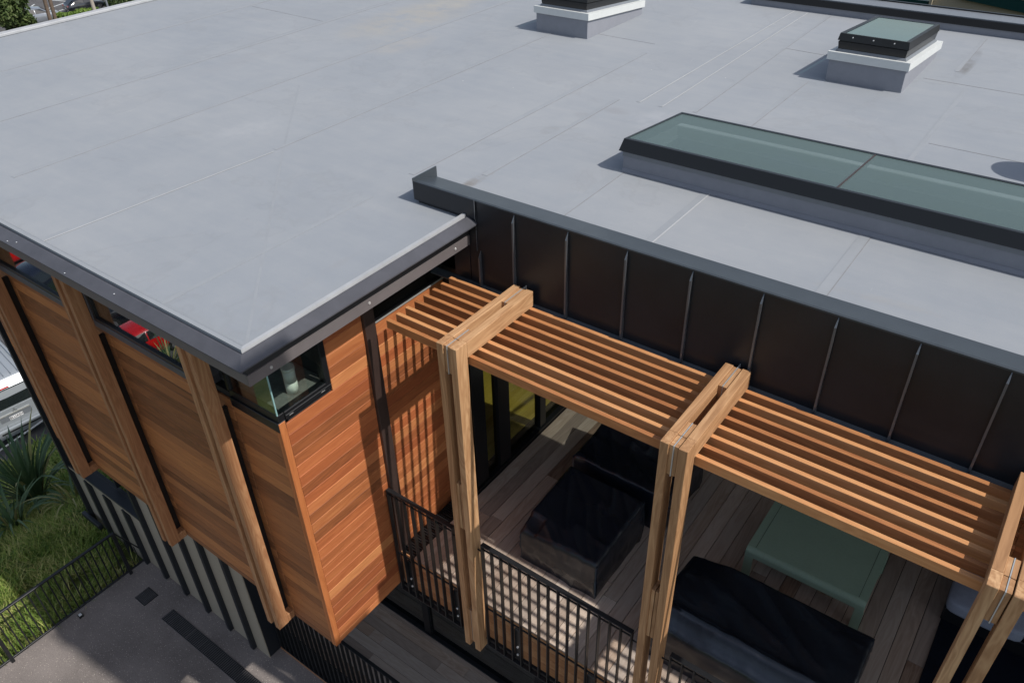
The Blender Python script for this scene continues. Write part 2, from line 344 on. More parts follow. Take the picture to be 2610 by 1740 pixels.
M_FLAXY = greenmat('flax_leaf_dry', (0.16, 0.16, 0.05), (0.26, 0.25, 0.09), (0.34, 0.30, 0.14), 1.0, 0.6)
M_LEAF = greenmat('tree_leaf', (0.022, 0.04, 0.012), (0.05, 0.08, 0.022), (0.11, 0.14, 0.05), 1.2, 0.6)
M_HEDGE = greenmat('hedge_leaf', (0.05, 0.09, 0.015), (0.10, 0.17, 0.03), (0.18, 0.25, 0.05), 1.5, 0.6)
M_BARK = plain('bark', (0.13, 0.095, 0.07), 0.9, nz=0.4, nsc=6, bmp=0.5, bsc=14)
M_PALM = plain('pale_trunk', (0.36, 0.32, 0.27), 0.85, nz=0.2, nsc=9)

# ------------------------------------------------------------------ GROUND
def sheet(name, x0, x1, y0, y1, z, m):
    o = mobj(name, [(x0, y0, z), (x1, y0, z), (x1, y1, z), (x0, y1, z)], [(0, 1, 2, 3)], m); o['kind'] = 'structure'; return o
sheet('ground', -900, 700, -800, 900, -13.6, M_BANK)
sheet('car_park', -190, -23.2, -60, 120, -13.2, M_PARK)
# yard: a slab with real thickness
yard = box('asphalt_yard', -6.70, 13, -14, 0.93, -4.75, -4.5, M_ASPH); yard['kind'] = 'structure'
def bank_z(x, y):
    s = min(1.0, max(0.0, (-8.9-x)/14.6)); s = s*s*(3-2*s)*0.25+s*0.75
    return -4.62-8.60*s + 0.10*mnoise.noise(Vector((x*0.7, y*0.7, 0))) - 0.03
def bank():
    xs = list(np.linspace(-6.66, -23.6, 68)); ys = list(np.linspace(-26, 40, 133)); V = [(x, y, bank_z(x, y)) for y in ys for x in xs]; nx = len(xs)
    Fc = [(j*nx+i, j*nx+i+1, (j+1)*nx+i+1, (j+1)*nx+i) for j in range(len(ys)-1) for i in range(nx-1)]
    o = mobj('grass_bank', V, [f[::-1] for f in Fc], M_BANK, smooth=True); o['kind'] = 'structure'
bank()
def blades(name, n, fx, hmin, hmax, wd, m, lean=0.6, **tg):
    """n bent grass blades, two faces each, scattered by fx(n)->(x,y,z)"""
    P = fx(n); n = len(P); a = rng.uniform(0, 2*np.pi, n); h = rng.uniform(hmin, hmax, n); ln = rng.uniform(0.1, lean, n)*h; wd = wd*rng.uniform(.6, 1.3, n)
    dx, dy = np.cos(a), np.sin(a); px, py = -dy*wd/2, dx*wd/2
    V = np.zeros((n, 5, 3))
    V[:, 0] = P + np.stack([px, py, 0*a], 1); V[:, 1] = P - np.stack([px, py, 0*a], 1)
    mid = P + np.stack([dx*ln*.35, dy*ln*.35, h*.6], 1)
    V[:, 2] = mid - np.stack([px, py, 0*a], 1)*.8; V[:, 3] = mid + np.stack([px, py, 0*a], 1)*.8
    V[:, 4] = P + np.stack([dx*ln, dy*ln, h], 1)
    me = bpy.data.meshes.new(name); me.vertices.add(n*5); me.vertices.foreach_set('co', V.ravel())
    k = np.arange(n)*5
    L = np.stack([k, k+1, k+2, k+3, k+3, k+2, k+4], 1).ravel(); me.loops.add(n*7); me.loops.foreach_set('vertex_index', L)
    st = np.stack([np.arange(n)*7, np.arange(n)*7+4], 1).ravel(); tot = np.tile([4, 3], n)
    me.polygons.add(n*2); me.polygons.foreach_set('loop_start', st); me.polygons.foreach_set('loop_total', tot); me.update(); me.validate()
    me.materials.append(m)
    return tag(link(bpy.data.objects.new(name, me)), **tg)
def bank_pts(x0, x1, y0, y1, thr=-0.35):
    def f(n):
        x = rng.uniform(x0, x1, n); y = rng.uniform(y0, y1, n)
        cl = np.array([mnoise.noise(Vector((a*1.6, b*1.6, 3.0))) for a, b in zip(x, y)])
        k = cl > thr; x, y = x[k], y[k]
        # clear of the wall that stands on the bank
        k = ~((y > 0.52) & (y < 0.92) & (x > -8.7)); x, y = x[k], y[k]
        z = np.array([bank_z(a, b) for a, b in zip(x, y)]) - 0.02
        return np.stack([x, y, z], 1)
    return f
blades('grass', 52000, bank_pts(-11.5, -6.75, -3.6, 2.6), 0.10, 0.30, 0.018, M_GRASS, 1.3, kind='stuff', cat='grass', label='rough green grass and weeds covering the bank beyond the railing')
blades('grass', 26000, bank_pts(-23.1, -11.3, -3.5, 7.0), 0.14, 0.36, 0.04, M_GRASS, 1.2, kind='stuff', cat='grass', label='sparser lower grass running down to the car park')
def broad(n):
    P = bank_pts(-10.5, -6.75, -3.6, 1.2, 0.0)(n); P[:, 2] += rng.uniform(0.02, 0.14, len(P)); return P
blades('weeds', 14000, broad, 0.02, 0.07, 0.05, M_HEDGE, 2.5, kind='stuff', cat='weeds', label='low broad leaved weeds spreading through the grass by the railing')

# ------------------------------------------------------------------ ROOF AND BUILDING
bld = empty('building', (0, 0, -4.5), cat='building', label='modern building with flat grey membrane roof, cedar clad upper box and black metal trim')
XR, YF = 0.50, -0.45                       # roof edges: right end and front
def cells(name, xs, ys, inside, z0, z1, m, parent):
    V = {}; VL = []; Fc = []
    def vid(x, y, z):
        k = (x, y, z)
        if k not in V: V[k] = len(VL); VL.append(k)
        return V[k]
    nx, ny = len(xs)-1, len(ys)-1
    ins = lambda i, j: 0 <= i < nx and 0 <= j < ny and inside((xs[i]+xs[i+1])/2, (ys[j]+ys[j+1])/2)
    for i in range(nx):
        for j in range(ny):
            if not ins(i, j): continue
            a, b, c, d = xs[i], xs[i+1], ys[j], ys[j+1]
            Fc.append((vid(a, c, z1), vid(b, c, z1), vid(b, d, z1), vid(a, d, z1))); Fc.append((vid(a, c, z0), vid(a, d, z0), vid(b, d, z0), vid(b, c, z0)))
            if not ins(i-1, j): Fc.append((vid(a, c, z0), vid(a, c, z1), vid(a, d, z1), vid(a, d, z0)))
            if not ins(i+1, j): Fc.append((vid(b, c, z0), vid(b, d, z0), vid(b, d, z1), vid(b, c, z1)))
            if not ins(i, j-1): Fc.append((vid(a, c, z0), vid(b, c, z0), vid(b, c, z1), vid(a, c, z1)))
            if not ins(i, j+1): Fc.append((vid(a, d, z0), vid(a, d, z1), vid(b, d, z1), vid(b, d, z0)))
    return mobj(name, VL, Fc, m, parent)
YW = 2.145                                  # metal wall plane
SX0, SX1, SY0, SY1 = 1.20, 5.45, 3.93, 5.04  # long skylight opening
def on_roof(x, y):
    if y < YW+.03: return x < XR
    if SX0 < x < SX1 and SY0 < y < SY1: return False
    return y < 11.2 or x < -0.43
RXS = [-10.0, -0.43, XR, SX0, SX1, 13.0]; RYS = [YF, YW+.03, SY0, SY1, 11.2, 16.0]
roof = cells('roof_membrane', RXS, RYS, lambda x, y: on_roof(x, y) and (x < 13), 3.975, 4.0, M_ROOF, bld)
slab = cells('roof_slab', RXS, RYS, on_roof, 3.755, 3.975, M_SLAB, bld)
# welded laps between the membrane sheets: a flat strip with a dark silt line or pale bead along one edge
def lap(x, y0, y1, wd=0.07, line='d', dx=0.0):
    def strip(n, xa, xb, z, m):
        quad(n, [(xa, y0, z), (xb, y0, z), (xb+dx, y1, z), (xa+dx, y1, z)], m, roof, 0.0025)
    strip('membrane_lap', x-wd/2, x+wd/2, 4.0030, M_LAP)
    if line == 'd': strip('silt_line', x+wd/2+0.0005, x+wd/2+0.008, 4.0022, M_LAPD)
    elif line == 'l': strip('lap_bead', x+wd/2-0.009, x+wd/2+0.003, 4.0062, M_LAPL)
    elif line == 'b':
        strip('silt_line', x+wd/2+0.0005, x+wd/2+0.009, 4.0022, M_LAPD); strip('silt_line', x-wd/2-0.009, x-wd/2-0.0005, 4.0022, M_LAPD)
for a in ((-8.05, -.4, 14, .07, 'd', .1), (-5.98, -.4, 2.9, .02, 'd', .05), (-5.93, 2.9, 14, .09, 'b', -.05), (-4.15, 0.2, 10.8, .07, 'd', 0), (-2.50, -.41, 2.2, .08, 'l', .15), (-2.36, 2.25, 9.0, .05, 'd', .02),
          (-0.62, 2.6, 7.6, .07, 'd', 0), (0.03, 3.0, 5.7, .06, 'd', 0), (0.30, 5.75, 10.9, .05, 'l', .03), (0.60, 5.75, 10.9, .06, 'l', -.05), (1.03, 5.8, 10.9, .04, 'd', -.1), (1.74, 5.35, 7.6, .06, 'd', 0),
          (1.16, 2.58, 3.86, .10, 'd', -.02), (2.10, 2.58, 3.86, .08, 'l', 0), (3.24, 9.0, 10.8, .05, 'd', 0), (3.62, 2.6, 3.86, .09, 'd', 0), (3.5, 5.3, 8.3, .05, 'n', 0), (-0.63, -.41, 2.0, .05, 'n', .03)): lap(*a)
for x0, x1, y in ((-2.3, -0.7, 8.1), (0.98, 1.85, 8.84), (2.95, 5.2, 8.50), (3.55, 5.5, 6.3), (-7.9, -6.0, 6.4)):
    quad('silt_line', [(x0, y-.006, 4.0022), (x1, y-.006-.05, 4.0022), (x1, y+.006-.05, 4.0022), (x0, y+.006, 4.0022)], M_LAPD, roof, 0.002)
# fold lines of the tapered insulation: very shallow ridge strips
for p, q in (((-2.27, 2.3), (-3.82, 3.9)), ((-2.27, 2.3), (0.42, -.36))):
    d = Vector((q[0]-p[0], q[1]-p[1], 0)).normalized(); n = Vector((-d.y, d.x, 0))*0.012
    quad('fold_line', [Vector((*p, 4.0015))-n, Vector((*q, 4.0015))-n, Vector((*q, 4.0015))+n, Vector((*p, 4.0015))+n], M_LAP, roof, 0.001)
# the membrane turned up at the eaves
def upstand(prof, a0, a1, axis, mit0=0, mit1=0): prism('membrane_upstand', prof, a0, a1, axis, M_LAP if axis == 'x' else M_LAPL, bld, mit0, mit1)
upstand([(YF+.10, 4.001), (YF+.045, 4.055), (YF+.010, 4.058), (YF+.005, 3.99), (YF+.10, 3.99)], -10, XR+YF+0.0, 'x', 0, -1)
upstand([(XR-.10, 4.001), (XR-.045, 4.055), (XR-.010, 4.058), (XR-.005, 3.99), (XR-.10, 3.99)], XR+YF, YW-.002, 'y', -1, 0)
# gutter flashing, mitred at the corner
gp = lambda s, e: [(e+s*.004, 4.036), (e+s*.020, 4.036), (e+s*.117, 3.990), (e+s*.118, 3.978), (e+s*.112, 3.978), (e+s*.108, 3.982), (e+s*.004, 3.975)]
gut = prism('gutter', gp(-1, YF), -10, XR+YF, 'x', M_GUT, bld, 0, -1)
gut2 = prism('gutter', gp(1, XR), XR+YF, YW-.004, 'y', M_GUT, bld, -1, 0)
box('fascia', -10, XR-.002, YF-.012, YF-.001, 3.738, 3.838, M_FASC, bld)
box('fascia', XR+.001, XR+.012, YF-.012, YW-.003, 3.738, 3.838, M_FASC, bld)
for y, z in ((-.25, 3.79), (0.80, 3.80), (1.93, 3.79)): cyl('screw', (XR+.012, y, z), (XR+.018, y, z), .013, M_SCREW, gut2, 10)
for x, y, z in ((-2.62, -.52, 4.016), (-1.75, -.55, 4.00), (-1.05, -.51, 4.02), (-2.75, -.545, 4.00)): cyl('rivet', (x, y, z), (x, y, z+.004), .006, M_SCREW, gut, 8)
# pale kerb along the far left edge of the roof
box('edge_kerb', -10.02, -9.86, YF, 16, 4.001, 4.05, M_LAPL, bld, 0.01)
# back parapet
box('parapet_upstand', -0.43, 13, 10.98, 11.10, 4.0, 4.13, M_KERB, bld)
box('parapet_fascia', -0.45, 13, 10.955, 10.978, 4.10, 4.20, M_FRAME, bld)
box('parapet_coping', -0.45, 13, 10.98, 11.34, 4.20, 4.215, M_FLASHGREY, bld)
box('parapet_lip', -0.45, 13, 11.34, 11.38, 4.0, 4.235, M_FRAME, bld)
# raised parapet with standing seam metal wall
capx0 = -0.146
cap = prism('parapet_cap', [(YW-.006, 4.222), (YW+.012, 4.226), (2.47, 4.145), (2.475, 4.002), (2.45, 4.002), (2.45, 4.12), (YW-.006, 4.208)], capx0, 13, 'x', M_CAP, bld)
box('end_cap', capx0-.012, capx0-.001, YW-.008, 2.48, 4.03, 4.25, M_CAP, bld)
box('cap_joint', 0.598, 0.606, YW-.018, YW-.0125, 4.035, 4.224, M_SEAM, bld)
box('cap_joint', 0.60, 0.604, YW-.010, YW-.002, 3.70, 4.03, M_SEAM, bld)
prism('cap_front', [(YW-.0065, 4.221), (YW-.012, 4.218), (YW-.012, 4.04), (YW-.0065, 4.03)], capx0, .597, 'x', M_PANEL, bld)
box('cap_body', capx0, XR+.12, YW-.004, 2.44, 4.03, 4.115, M_PANEL, bld); box('cap_base', capx0+.03, XR+.12, YW+.012, 2.40, 4.001, 4.029, M_SLAB, bld)
seams = [1.046, 1.615, 2.195, 2.776, 3.352, 3.905, 4.458, 5.010, 5.565, 6.12, 6.68, 7.24, 7.8, 8.4, 9.0]
mw = box('metal_wall', XR+.13, 13, YW+.02, YW+.10, 3.30, 4.13, M_SLAB, bld)
ed = [XR+.005] + seams
for i in range(len(ed)-1):
    box('metal_panel', ed[i]+.004, ed[i+1]-.004, YW, YW+.018, 3.305, 4.205 if ed[i] > .7 else 4.205, M_PANEL, mw, 0.002)
box('metal_panel', 0.30, XR, YW, YW+.018, 3.305, 3.75, M_PANEL, mw, 0.002)
for x in seams + [0.640]:
    zt = 4.15 if x > .9 else 3.66
    V = [(x-.009, YW, 3.31), (x+.009, YW, 3.31), (x+.008, YW-.036, 3.33), (x-.008, YW-.036, 3.33), (x-.003, YW, zt+.05), (x+.003, YW, zt+.05), (x+.008, YW-.036, zt-.02), (x-.008, YW-.036, zt-.02)]
    mobj('standing_seam', V, [(0, 3, 2, 1), (4, 5, 6, 7), (0, 1, 5, 4), (2, 3, 7, 6), (1, 2, 6, 5), (3, 0, 4, 7)], M_SEAM, mw)
prism('base_flashing', [(YW-.002, 3.335), (YW-.062, 3.300), (YW-.062, 3.285), (YW+.05, 3.285), (YW+.05, 3.30), (YW-.002, 3.30)], 0.02, 13, 'x', M_CAP, mw)
# soffit over the deep part of the terrace
cells('soffit', RXS[2:], [YW+.05, SY0, SY1, 8.2], lambda x, y: not (SX0 < x < SX1 and SY0 < y < SY1), 3.30, 3.32, M_CEIL, bld)
# skylight shaft
for n, a in (('shaft_wall', (SX0-.02, SX0, SY0, SY1)), ('shaft_wall', (SX1, SX1+.02, SY0, SY1)), ('shaft_wall', (SX0-.02, SX1+.02, SY0-.02, SY0)), ('shaft_wall', (SX0-.02, SX1+.02, SY1, SY1+.02))):
    box(n, *a, 3.325, 3.75, M_FASC, bld)

# --- cedar box walls
PIT, Z0 = 0.1333, -0.486
cw = boxes('cedar_wall', [(-6.0, -.03, .022, .12, -.57, 2.655), (-6.0, -.69, .022, .12, 2.655, 2.785), (-6.0, -.03, .12, .3, -.57, -.2), (-.12, -.022, .12, .64, -.57, 2.72), (-.12, -.022, .64, 2.27, -.57, 3.13), (-.12, -.022, .66, 1.25, 3.13, 3.75)], M_SLAB, bld)
bays = [(-6.0, -4.862), (-4.858, -2.772), (-2.768, -.690), (-.686, -.060)]
def row_z(k): return (Z0+PIT*k, Z0+PIT*(k+1)) if k >= 0 else (-.576, Z0)
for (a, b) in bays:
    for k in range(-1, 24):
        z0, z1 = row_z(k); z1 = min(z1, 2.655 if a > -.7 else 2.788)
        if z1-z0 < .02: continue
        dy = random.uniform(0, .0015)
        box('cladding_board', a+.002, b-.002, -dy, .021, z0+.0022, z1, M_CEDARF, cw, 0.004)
for k in range(-1, 33):
    z0, z1 = row_z(k); z1 = min(z1, 3.748); dx = random.uniform(0, .0015)
    if z1-z0 < .02: continue
    if z1 <= 2.78:
        box('cladding_board', -.021, dx, .070, 1.112, z0+.0022, min(z1, 2.755), M_CEDAR, cw, 0.004)
    else:
        box('cladding_board', -.021, dx, .640, 1.112, z0+.0022, z1, M_CEDAR, cw, 0.004)
    if z1 < 3.17: box('cladding_board', -.021, dx, 1.250, 2.27, z0+.0022, min(z1, 3.125), M_CEDAR, cw, 0.004)
box('corner_board', -.021, .006, -.004, .067, -.576, 2.76, M_CEDAR2, cw, 0.003)
box('corner_board', -.057, -.022, -.006, .020, -.576, 2.65, M_CEDAR2, cw, 0.003)
box('box_soffit', -6.0, -.03, .30, 2.27, -.57, -.55, M_SLAB, bld)
box('metal_trim', -.02, .035, 1.114, 1.249, -.60, 3.748, M_TRIMM, bld, 0.003)
# --- interior shell
box('interior_wall', -6.0, -5.9, .12, 8.0, -.2, 3.74, M_INT, bld)
box('interior_wall', -8.6, 13, 8.2, 8.35, -4.5, 3.74, M_INT, bld)
box('interior_slab', -6.0, -.125, .12, 2.3, -.20, -.03, M_SLAB, bld); box('interior_slab', -6.0, .17, 2.3, 8.2, -.20, -.03, M_SLAB, bld)
ifl = box('interior_floor', -6.0, -0.02, .13, 8.2, -.029, -.012, M_INT, bld)
for i in range(16):
    x = -0.03-i*.17; y = .14
    while y < 8.1:
        L_ = min(8.15-y, random.uniform(1.2, 2.4)); box('floor_board', x-.168, x, y, y+L_-.002, -.011, 0.0, M_YELLOW, ifl, 0.001); y += L_
# --- strip windows on the long side, corner window, clerestory
def pane(name, pts, m, parent): return quad(name, pts, m, parent, 0.006)
def strip_window(x0, x1):
    f = box('window_frame', x0, x1, -.100, .09, 2.792, 2.872, M_GUT, bld, 0.004)
    box('inner_frame', x0+.03, x1-.03, -.095, -.03, 2.873, 2.915, M_FRAME, f, 0.003)
    for a, b in ((x0, x0+.03), (x1-.03, x1)): box('jamb', a, b, -.100, .09, 2.873, 3.735, M_GUT, f)
    for a, b in ((x0+.031, x0+.07), (x1-.07, x1-.031)): box('inner_jamb', a, b, -.092, -.03, 2.916, 3.735, M_FRAME, f)
    pane('pane', [(x0+.071, -.072, 2.916), (x1-.071, -.072, 2.916), (x1-.071, -.072, 3.735), (x0+.071, -.072, 3.735)], M_GLASS, f)
strip_window(-2.760, -.912); strip_window(-4.850, -2.994); strip_window(-5.98, -5.085)
wf = box('window_frame', -.678, -.001, -.010, .08, 2.66, 2.765, M_FRAME, bld, 0.004)
box('sill', -.075, .012, .082, .630, 2.765, 2.815, M_FRAME, wf, 0.004); box('sill', -.075, .004, .082, .626, 2.816, 2.85, M_FRAME, wf, 0.003)
box('sill', -.678, -.001, .006, .078, 2.767, 2.85, M_FRAME, wf, 0.003)
box('jamb', -.08, .010, .575, .630, 2.851, 3.75, M_FRAME, wf); box('jamb', -.678, -.64, -.01, .08, 2.851, 3.75, M_FRAME, wf)
pane('pane', [(-.639, .010, 2.852), (-.006, .010, 2.852), (-.006, .010, 3.75), (-.639, .010, 3.75)], M_GLASS, wf)
pane('pane', [(-.004, .018, 2.852), (-.004, .574, 2.852), (-.004, .574, 3.75), (-.004, .018, 3.75)], M_GLASSC, wf)
box('glass_edge', -.010, -.001, .004, .016, 2.852, 3.75, M_GLASSE, wf)
for y in (.12, .50): box('drain_slot', .0125, .014, y, y+.045, 2.792, 2.797, M_SCREW, wf)
box('window_ledge', -1.2, -.08, .10, .66, 2.70, 2.80, M_CONC, bld)
box('window_reveal', -1.2, -.02, .66, .70, 2.66, 3.74, M_INT, bld)
cwf = box('window_frame', -.05, .015, 1.25, 2.30, 3.128, 3.175, M_FRAME, bld, 0.003)
box('rail_pale', .0152, .022, 1.26, 2.28, 3.135, 3.153, M_FLITCH, cwf)
box('jamb', -.05, .015, 2.25, 2.30, 3.176, 3.75, M_FRAME, cwf)
pane('pane', [(0, 1.252, 3.176), (0, 2.25, 3.176), (0, 2.25, 3.75), (0, 1.252, 3.75)], M_GLASSC, cwf)
# --- glazed doors behind the end wall
dr = box('door_frame', .10, .235, 2.30, 8.15, -.01, .055, M_FRAME, bld, 0.003)
box('door_frame', -.021, .235, 2.272, 2.30, -.01, 3.29, M_FRAME, bld)
for a, b in ((2.36, 2.585), (2.835, 3.06), (3.73, 3.86), (4.9, 5.02), (6.0, 6.12)): box('door_stile', .12, .215, a, b, .056, 3.0, M_FRAME, dr, 0.003)
box('door_frame', .10, .235, 2.30, 8.15, 3.0, 3.29, M_FRAME, bld)
for a, b in ((2.586, 2.834), (3.061, 3.729), (3.861, 4.899), (5.021, 5.999)): pane('pane', [(.165, a, .056), (.165, b, .056), (.165, b, 3.0), (.165, a, 3.0)], M_GLASSD, dr)
# --- lower storey: battened wall with pale panels
lw = boxes('lower_wall', [(-6.07, -3.135, .668, 8.0, -4.9, -.58), (-8.50, -6.072, .668, .86, -5.3, -3.03), (-8.50, -8.36, .668, .86, -3.03, 3.75)], M_BATTEN, bld)
bx = [-3.135, -3.484, -4.095, -4.705, -5.33, -5.945, -6.56, -7.17, -7.79, -8.40]
for i in range(len(bx)-1):
    lo = -4.5 if i < 6 else -4.9; zt = -.58 if bx[i+1] > -6.3 else -3.05
    if i == 5: zt = -3.05
    box('wall_panel', bx[i+1]+.004, bx[i]-.004 if i else bx[i], .652, .667, lo, zt, M_LPANEL, lw)
for x in bx[1:]:
    top = -.58 if x > -6.1 else (-3.05 if x > -8.3 else 3.7)
    box('batten', x-.038, x+.038, .575, .651, -4.47 if x > -6 else -4.60, top, M_BATTEN, lw, 0.003)
box('opening_sill', -8.36, -6.075, .60, .78, -3.02, -2.97, M_BATTEN, lw, 0.004)
box('opening_sill', -8.36, -6.075, .60, .622, -3.06, -3.021, M_LPANEL, lw)
box('opening_rail', -8.36, -6.075, .88, .95, -2.70, -2.60, M_BATTEN, lw)
for x in (-7.05, -6.12): box('opening_post', x-.03, x+.03, .80, .90, -2.96, -.60, M_BATTEN, lw)
box('wall_ledger', -8.55, -7.93, .50, .574, -4.42, -4.30, M_BATTEN, lw, 0.01)
# underside and lower glazing
box('terrace_slab', .18, 13, 1.16, 8.2, -.30, -.065, M_SLAB, bld)
box('terrace_slab', .0, .178, 1.16, 2.27, -.30, -.10, M_SLAB, bld)
box('lower_soffit', -3.13, 13, 1.10, 8.2, -.66, -.63, M_SLAB, bld)
lg = box('lower_glazing_track', -3.13, 13, 2.19, 2.33, -3.86, -3.80, M_FRAME, bld, 0.004)
for x in (-3.1, -1.0, 1.15, 2.26, 4.4, 6.5): box('glazing_stile', x, x+.13, 2.215, 2.30, -3.799, -.661, M_FRAME, lg)
M_GLASSL = glassmat('lower_glass', (0.42, 0.52, 0.50), 1.7)
for a, b in ((-2.97, -1.0), (-.87, 1.15), (1.28, 2.26), (2.39, 4.4), (4.53, 6.5)): pane('pane', [(a, 2.255, -3.799), (b, 2.255, -3.799), (b, 2.255, -.661), (a, 2.255, -.661)], M_GLASSL, lg)
box('lower_interior_floor', -3.13, 13, 2.34, 8.2, -4.5, -3.85, M_INT, bld)
box('door_threshold', -3.13, 13, 2.125, 2.188, -3.88, -3.815, M_DECK, bld, 0.003)

# ------------------------------------------------------------------ TERRACE DECKS
dk = empty('upper_deck', (0.2, 1.2, -.07), cat='deck', label='weathered hardwood terrace deck striped with sun under the slatted pergola')
xk = 0.243; i = 0
joints = {2: [2.15, 4.6], 3: [3.1], 4: [2.62, 4.2], 5: [3.4], 7: [2.2], 12: [1.95], 13: [2.9], 16: [2.5], 19: [3.2], 20: [2.7]}
while xk < 9.2:
    ys = [1.115] + joints.get(i, [random.choice((1.9, 2.4, 3.3, 5.0))+random.uniform(-.3, .3)] if i % 2 else []) + [8.1]
    for a, b in zip(ys[:-1], ys[1:]): box('deck_board', xk+.003, xk+.1678, a+.0015, b-.0015, -.028-random.uniform(0, .001), -random.uniform(0, .0015), M_DECK, dk, 0.002)
    xk += .1708; i += 1
fb = empty('deck_edge_boards', (0.2, 1.12, -.6), cat='deck edge', label='four tan horizontal edge boards below the upper deck behind the railing')
for k in range(4):
    z1 = -.032-.145*k
    for a, b in ((.0, 2.6), (2.603, 5.4), (5.403, 9.2)): box('edge_board', a, b, 1.118, 1.142, z1-.141, z1, M_EDGE, fb, 0.003)
box('joist_packing', .0, 9.2, 1.143, 1.159, -.60, -.04, M_SLAB, fb)
dg = empty('channel_drain', (0.15, 1.7, 0), cat='drain', label='black ribbed channel drain at the foot of the cedar end wall')
box('drain_tray', .012, .238, 1.13, 2.268, -.06, -.03, M_FRAME, dg)
for k in range(36): box('grate_bar', .02, .232, 1.135+k*.0315, 1.150+k*.0315, -.029, -.004, M_STEEL, dg)
ld = empty('lower_deck', (-1, 1.5, -3.9), cat='deck', label='shaded lower level deck with boards running along the glazing')
for k in range(1, 9):
    y0 = .935+.171*k-.171; y1 = min(y0+.168, 2.122)
    if y1-y0 < .03: continue
    cuts = [-3.12] + sorted(random.uniform(-2.6, 6) for _ in range(3)) + [9]
    if k == 6: cuts = [-3.12, -.43, 3.2, 9]
    if k == 7: cuts = [-3.12, -1.9, -.01, 4.2, 9]
    for a, b in zip(cuts[:-1], cuts[1:]): box('deck_board', a+.0015, b-.0015, y0+.003, y1, -3.858, -3.83-random.uniform(0, .001), M_DECK, ld, 0.002)
box('deck_plinth', -3.12, 9, .94, 2.12, -4.5, -3.86, M_SLAB, ld)
box('edge_plate', -3.12, 9, .875, .935, -4.499, -4.455, M_FIN, ld, 0.003)

# ------------------------------------------------------------------ PERGOLA
pg = empty('pergola', (1.0, 1.0, -.7), cat='pergola', label='timber pergola of paired posts and beams carrying eight long cedar slats')
YP0, YP1, YB1 = .975, 1.118, 2.085
ZT, ZB, ZP = 3.520, 3.356, -.760
def frame(px, full=True, yoff=0):
    a, b, c, d = px, px+.069, px+.145, px+.217
    for x0, x1 in ((a, b), (c, d)):
        box('leg', x0, x1, YP0, YP1, ZP, ZT, M_POST, pg, 0.003)
        box('beam', x0, x1, YP1+.0015, YB1, ZB, ZT-.001, M_POST, pg, 0.003)
    for z0, z1 in ((3.22, ZT-.012), (1.235, 1.87), (-.67, -.10)):
        for x0, x1 in ((b+.0005, b+.031), (b+.039, c-.0075)): box('packer', x0, x1, YP0+.018, YP1-.004, z0, z1, M_POST, pg, 0.002)
    box('steel_flitch', b+.0315, b+.0385, YP0+.010, YP1-.004, 3.215, ZT-.008, M_FLITCH, pg); box('steel_flitch', b+.0315, b+.0385, YP0+.024, YP1-.01, -.66, -.11, M_FLITCH, pg)
    for y0, y1 in ((YP1+.002, 1.285), (1.80, YB1+.0)):
        for x0, x1 in ((b+.0005, b+.031), (b+.039, c-.0075)): box('packer', x0, x1, y0, y1, ZB+.01, ZT-.012, M_POST, pg, 0.002)
        box('steel_flitch', b+.0315, b+.0385, y0, y1+(.055 if y1 > 2 else 0), ZB+.02, ZT-.008, M_FLITCH, pg)
for px in (1.069, 3.169, 5.283, 7.39): frame(px)
for k in range(8):
    y = 1.139+.1266*k
    for x0, x1 in ((.311, 3.277), (3.279, 5.391), (5.393, 7.5), (7.502, 8.4)):
        box('slat', x0, x1, y, y+.040, 3.268, 3.3545, M_SLAT, pg, 0.002)

# ------------------------------------------------------------------ TIMBER FINS ON THE LONG SIDE
fin_l = ['paired cedar fin nearest the building corner, its flank lit by the sun', 'middle paired cedar fin between the two strip windows', 'cedar fin furthest left, ending above the dark window opening']
for q, lab in zip((-.903, -2.985, -5.075), fin_l):
    f = empty('timber_fin', (q+.1, -.15, -.576), cat='timber fin', label=lab, group='timber fins on the long cedar side')
    for x0, x1 in ((q, q+.069), (q+.145, q+.217)): box('leg', x0, x1, -.235, -.100, -.578, 3.745, M_FIN, f, 0.003)
    box('bracket', q+.085, q+.125, -.0985, -.003, -.458, 2.60, M_FRAME, f, 0.003); box('end_block', q+.075, q+.212, -.0985, -.003, -.576, -.46, M_FIN, f, 0.003)  # the bracket is a black strip added to darken the gap behind each fin
    for z0, z1 in ((-.35, -.15), (.95, 1.55), (2.9, 3.6)): box('packer', q+.070, q+.144, -.205, -.104, z0, z1, M_FIN, f, 0.002)

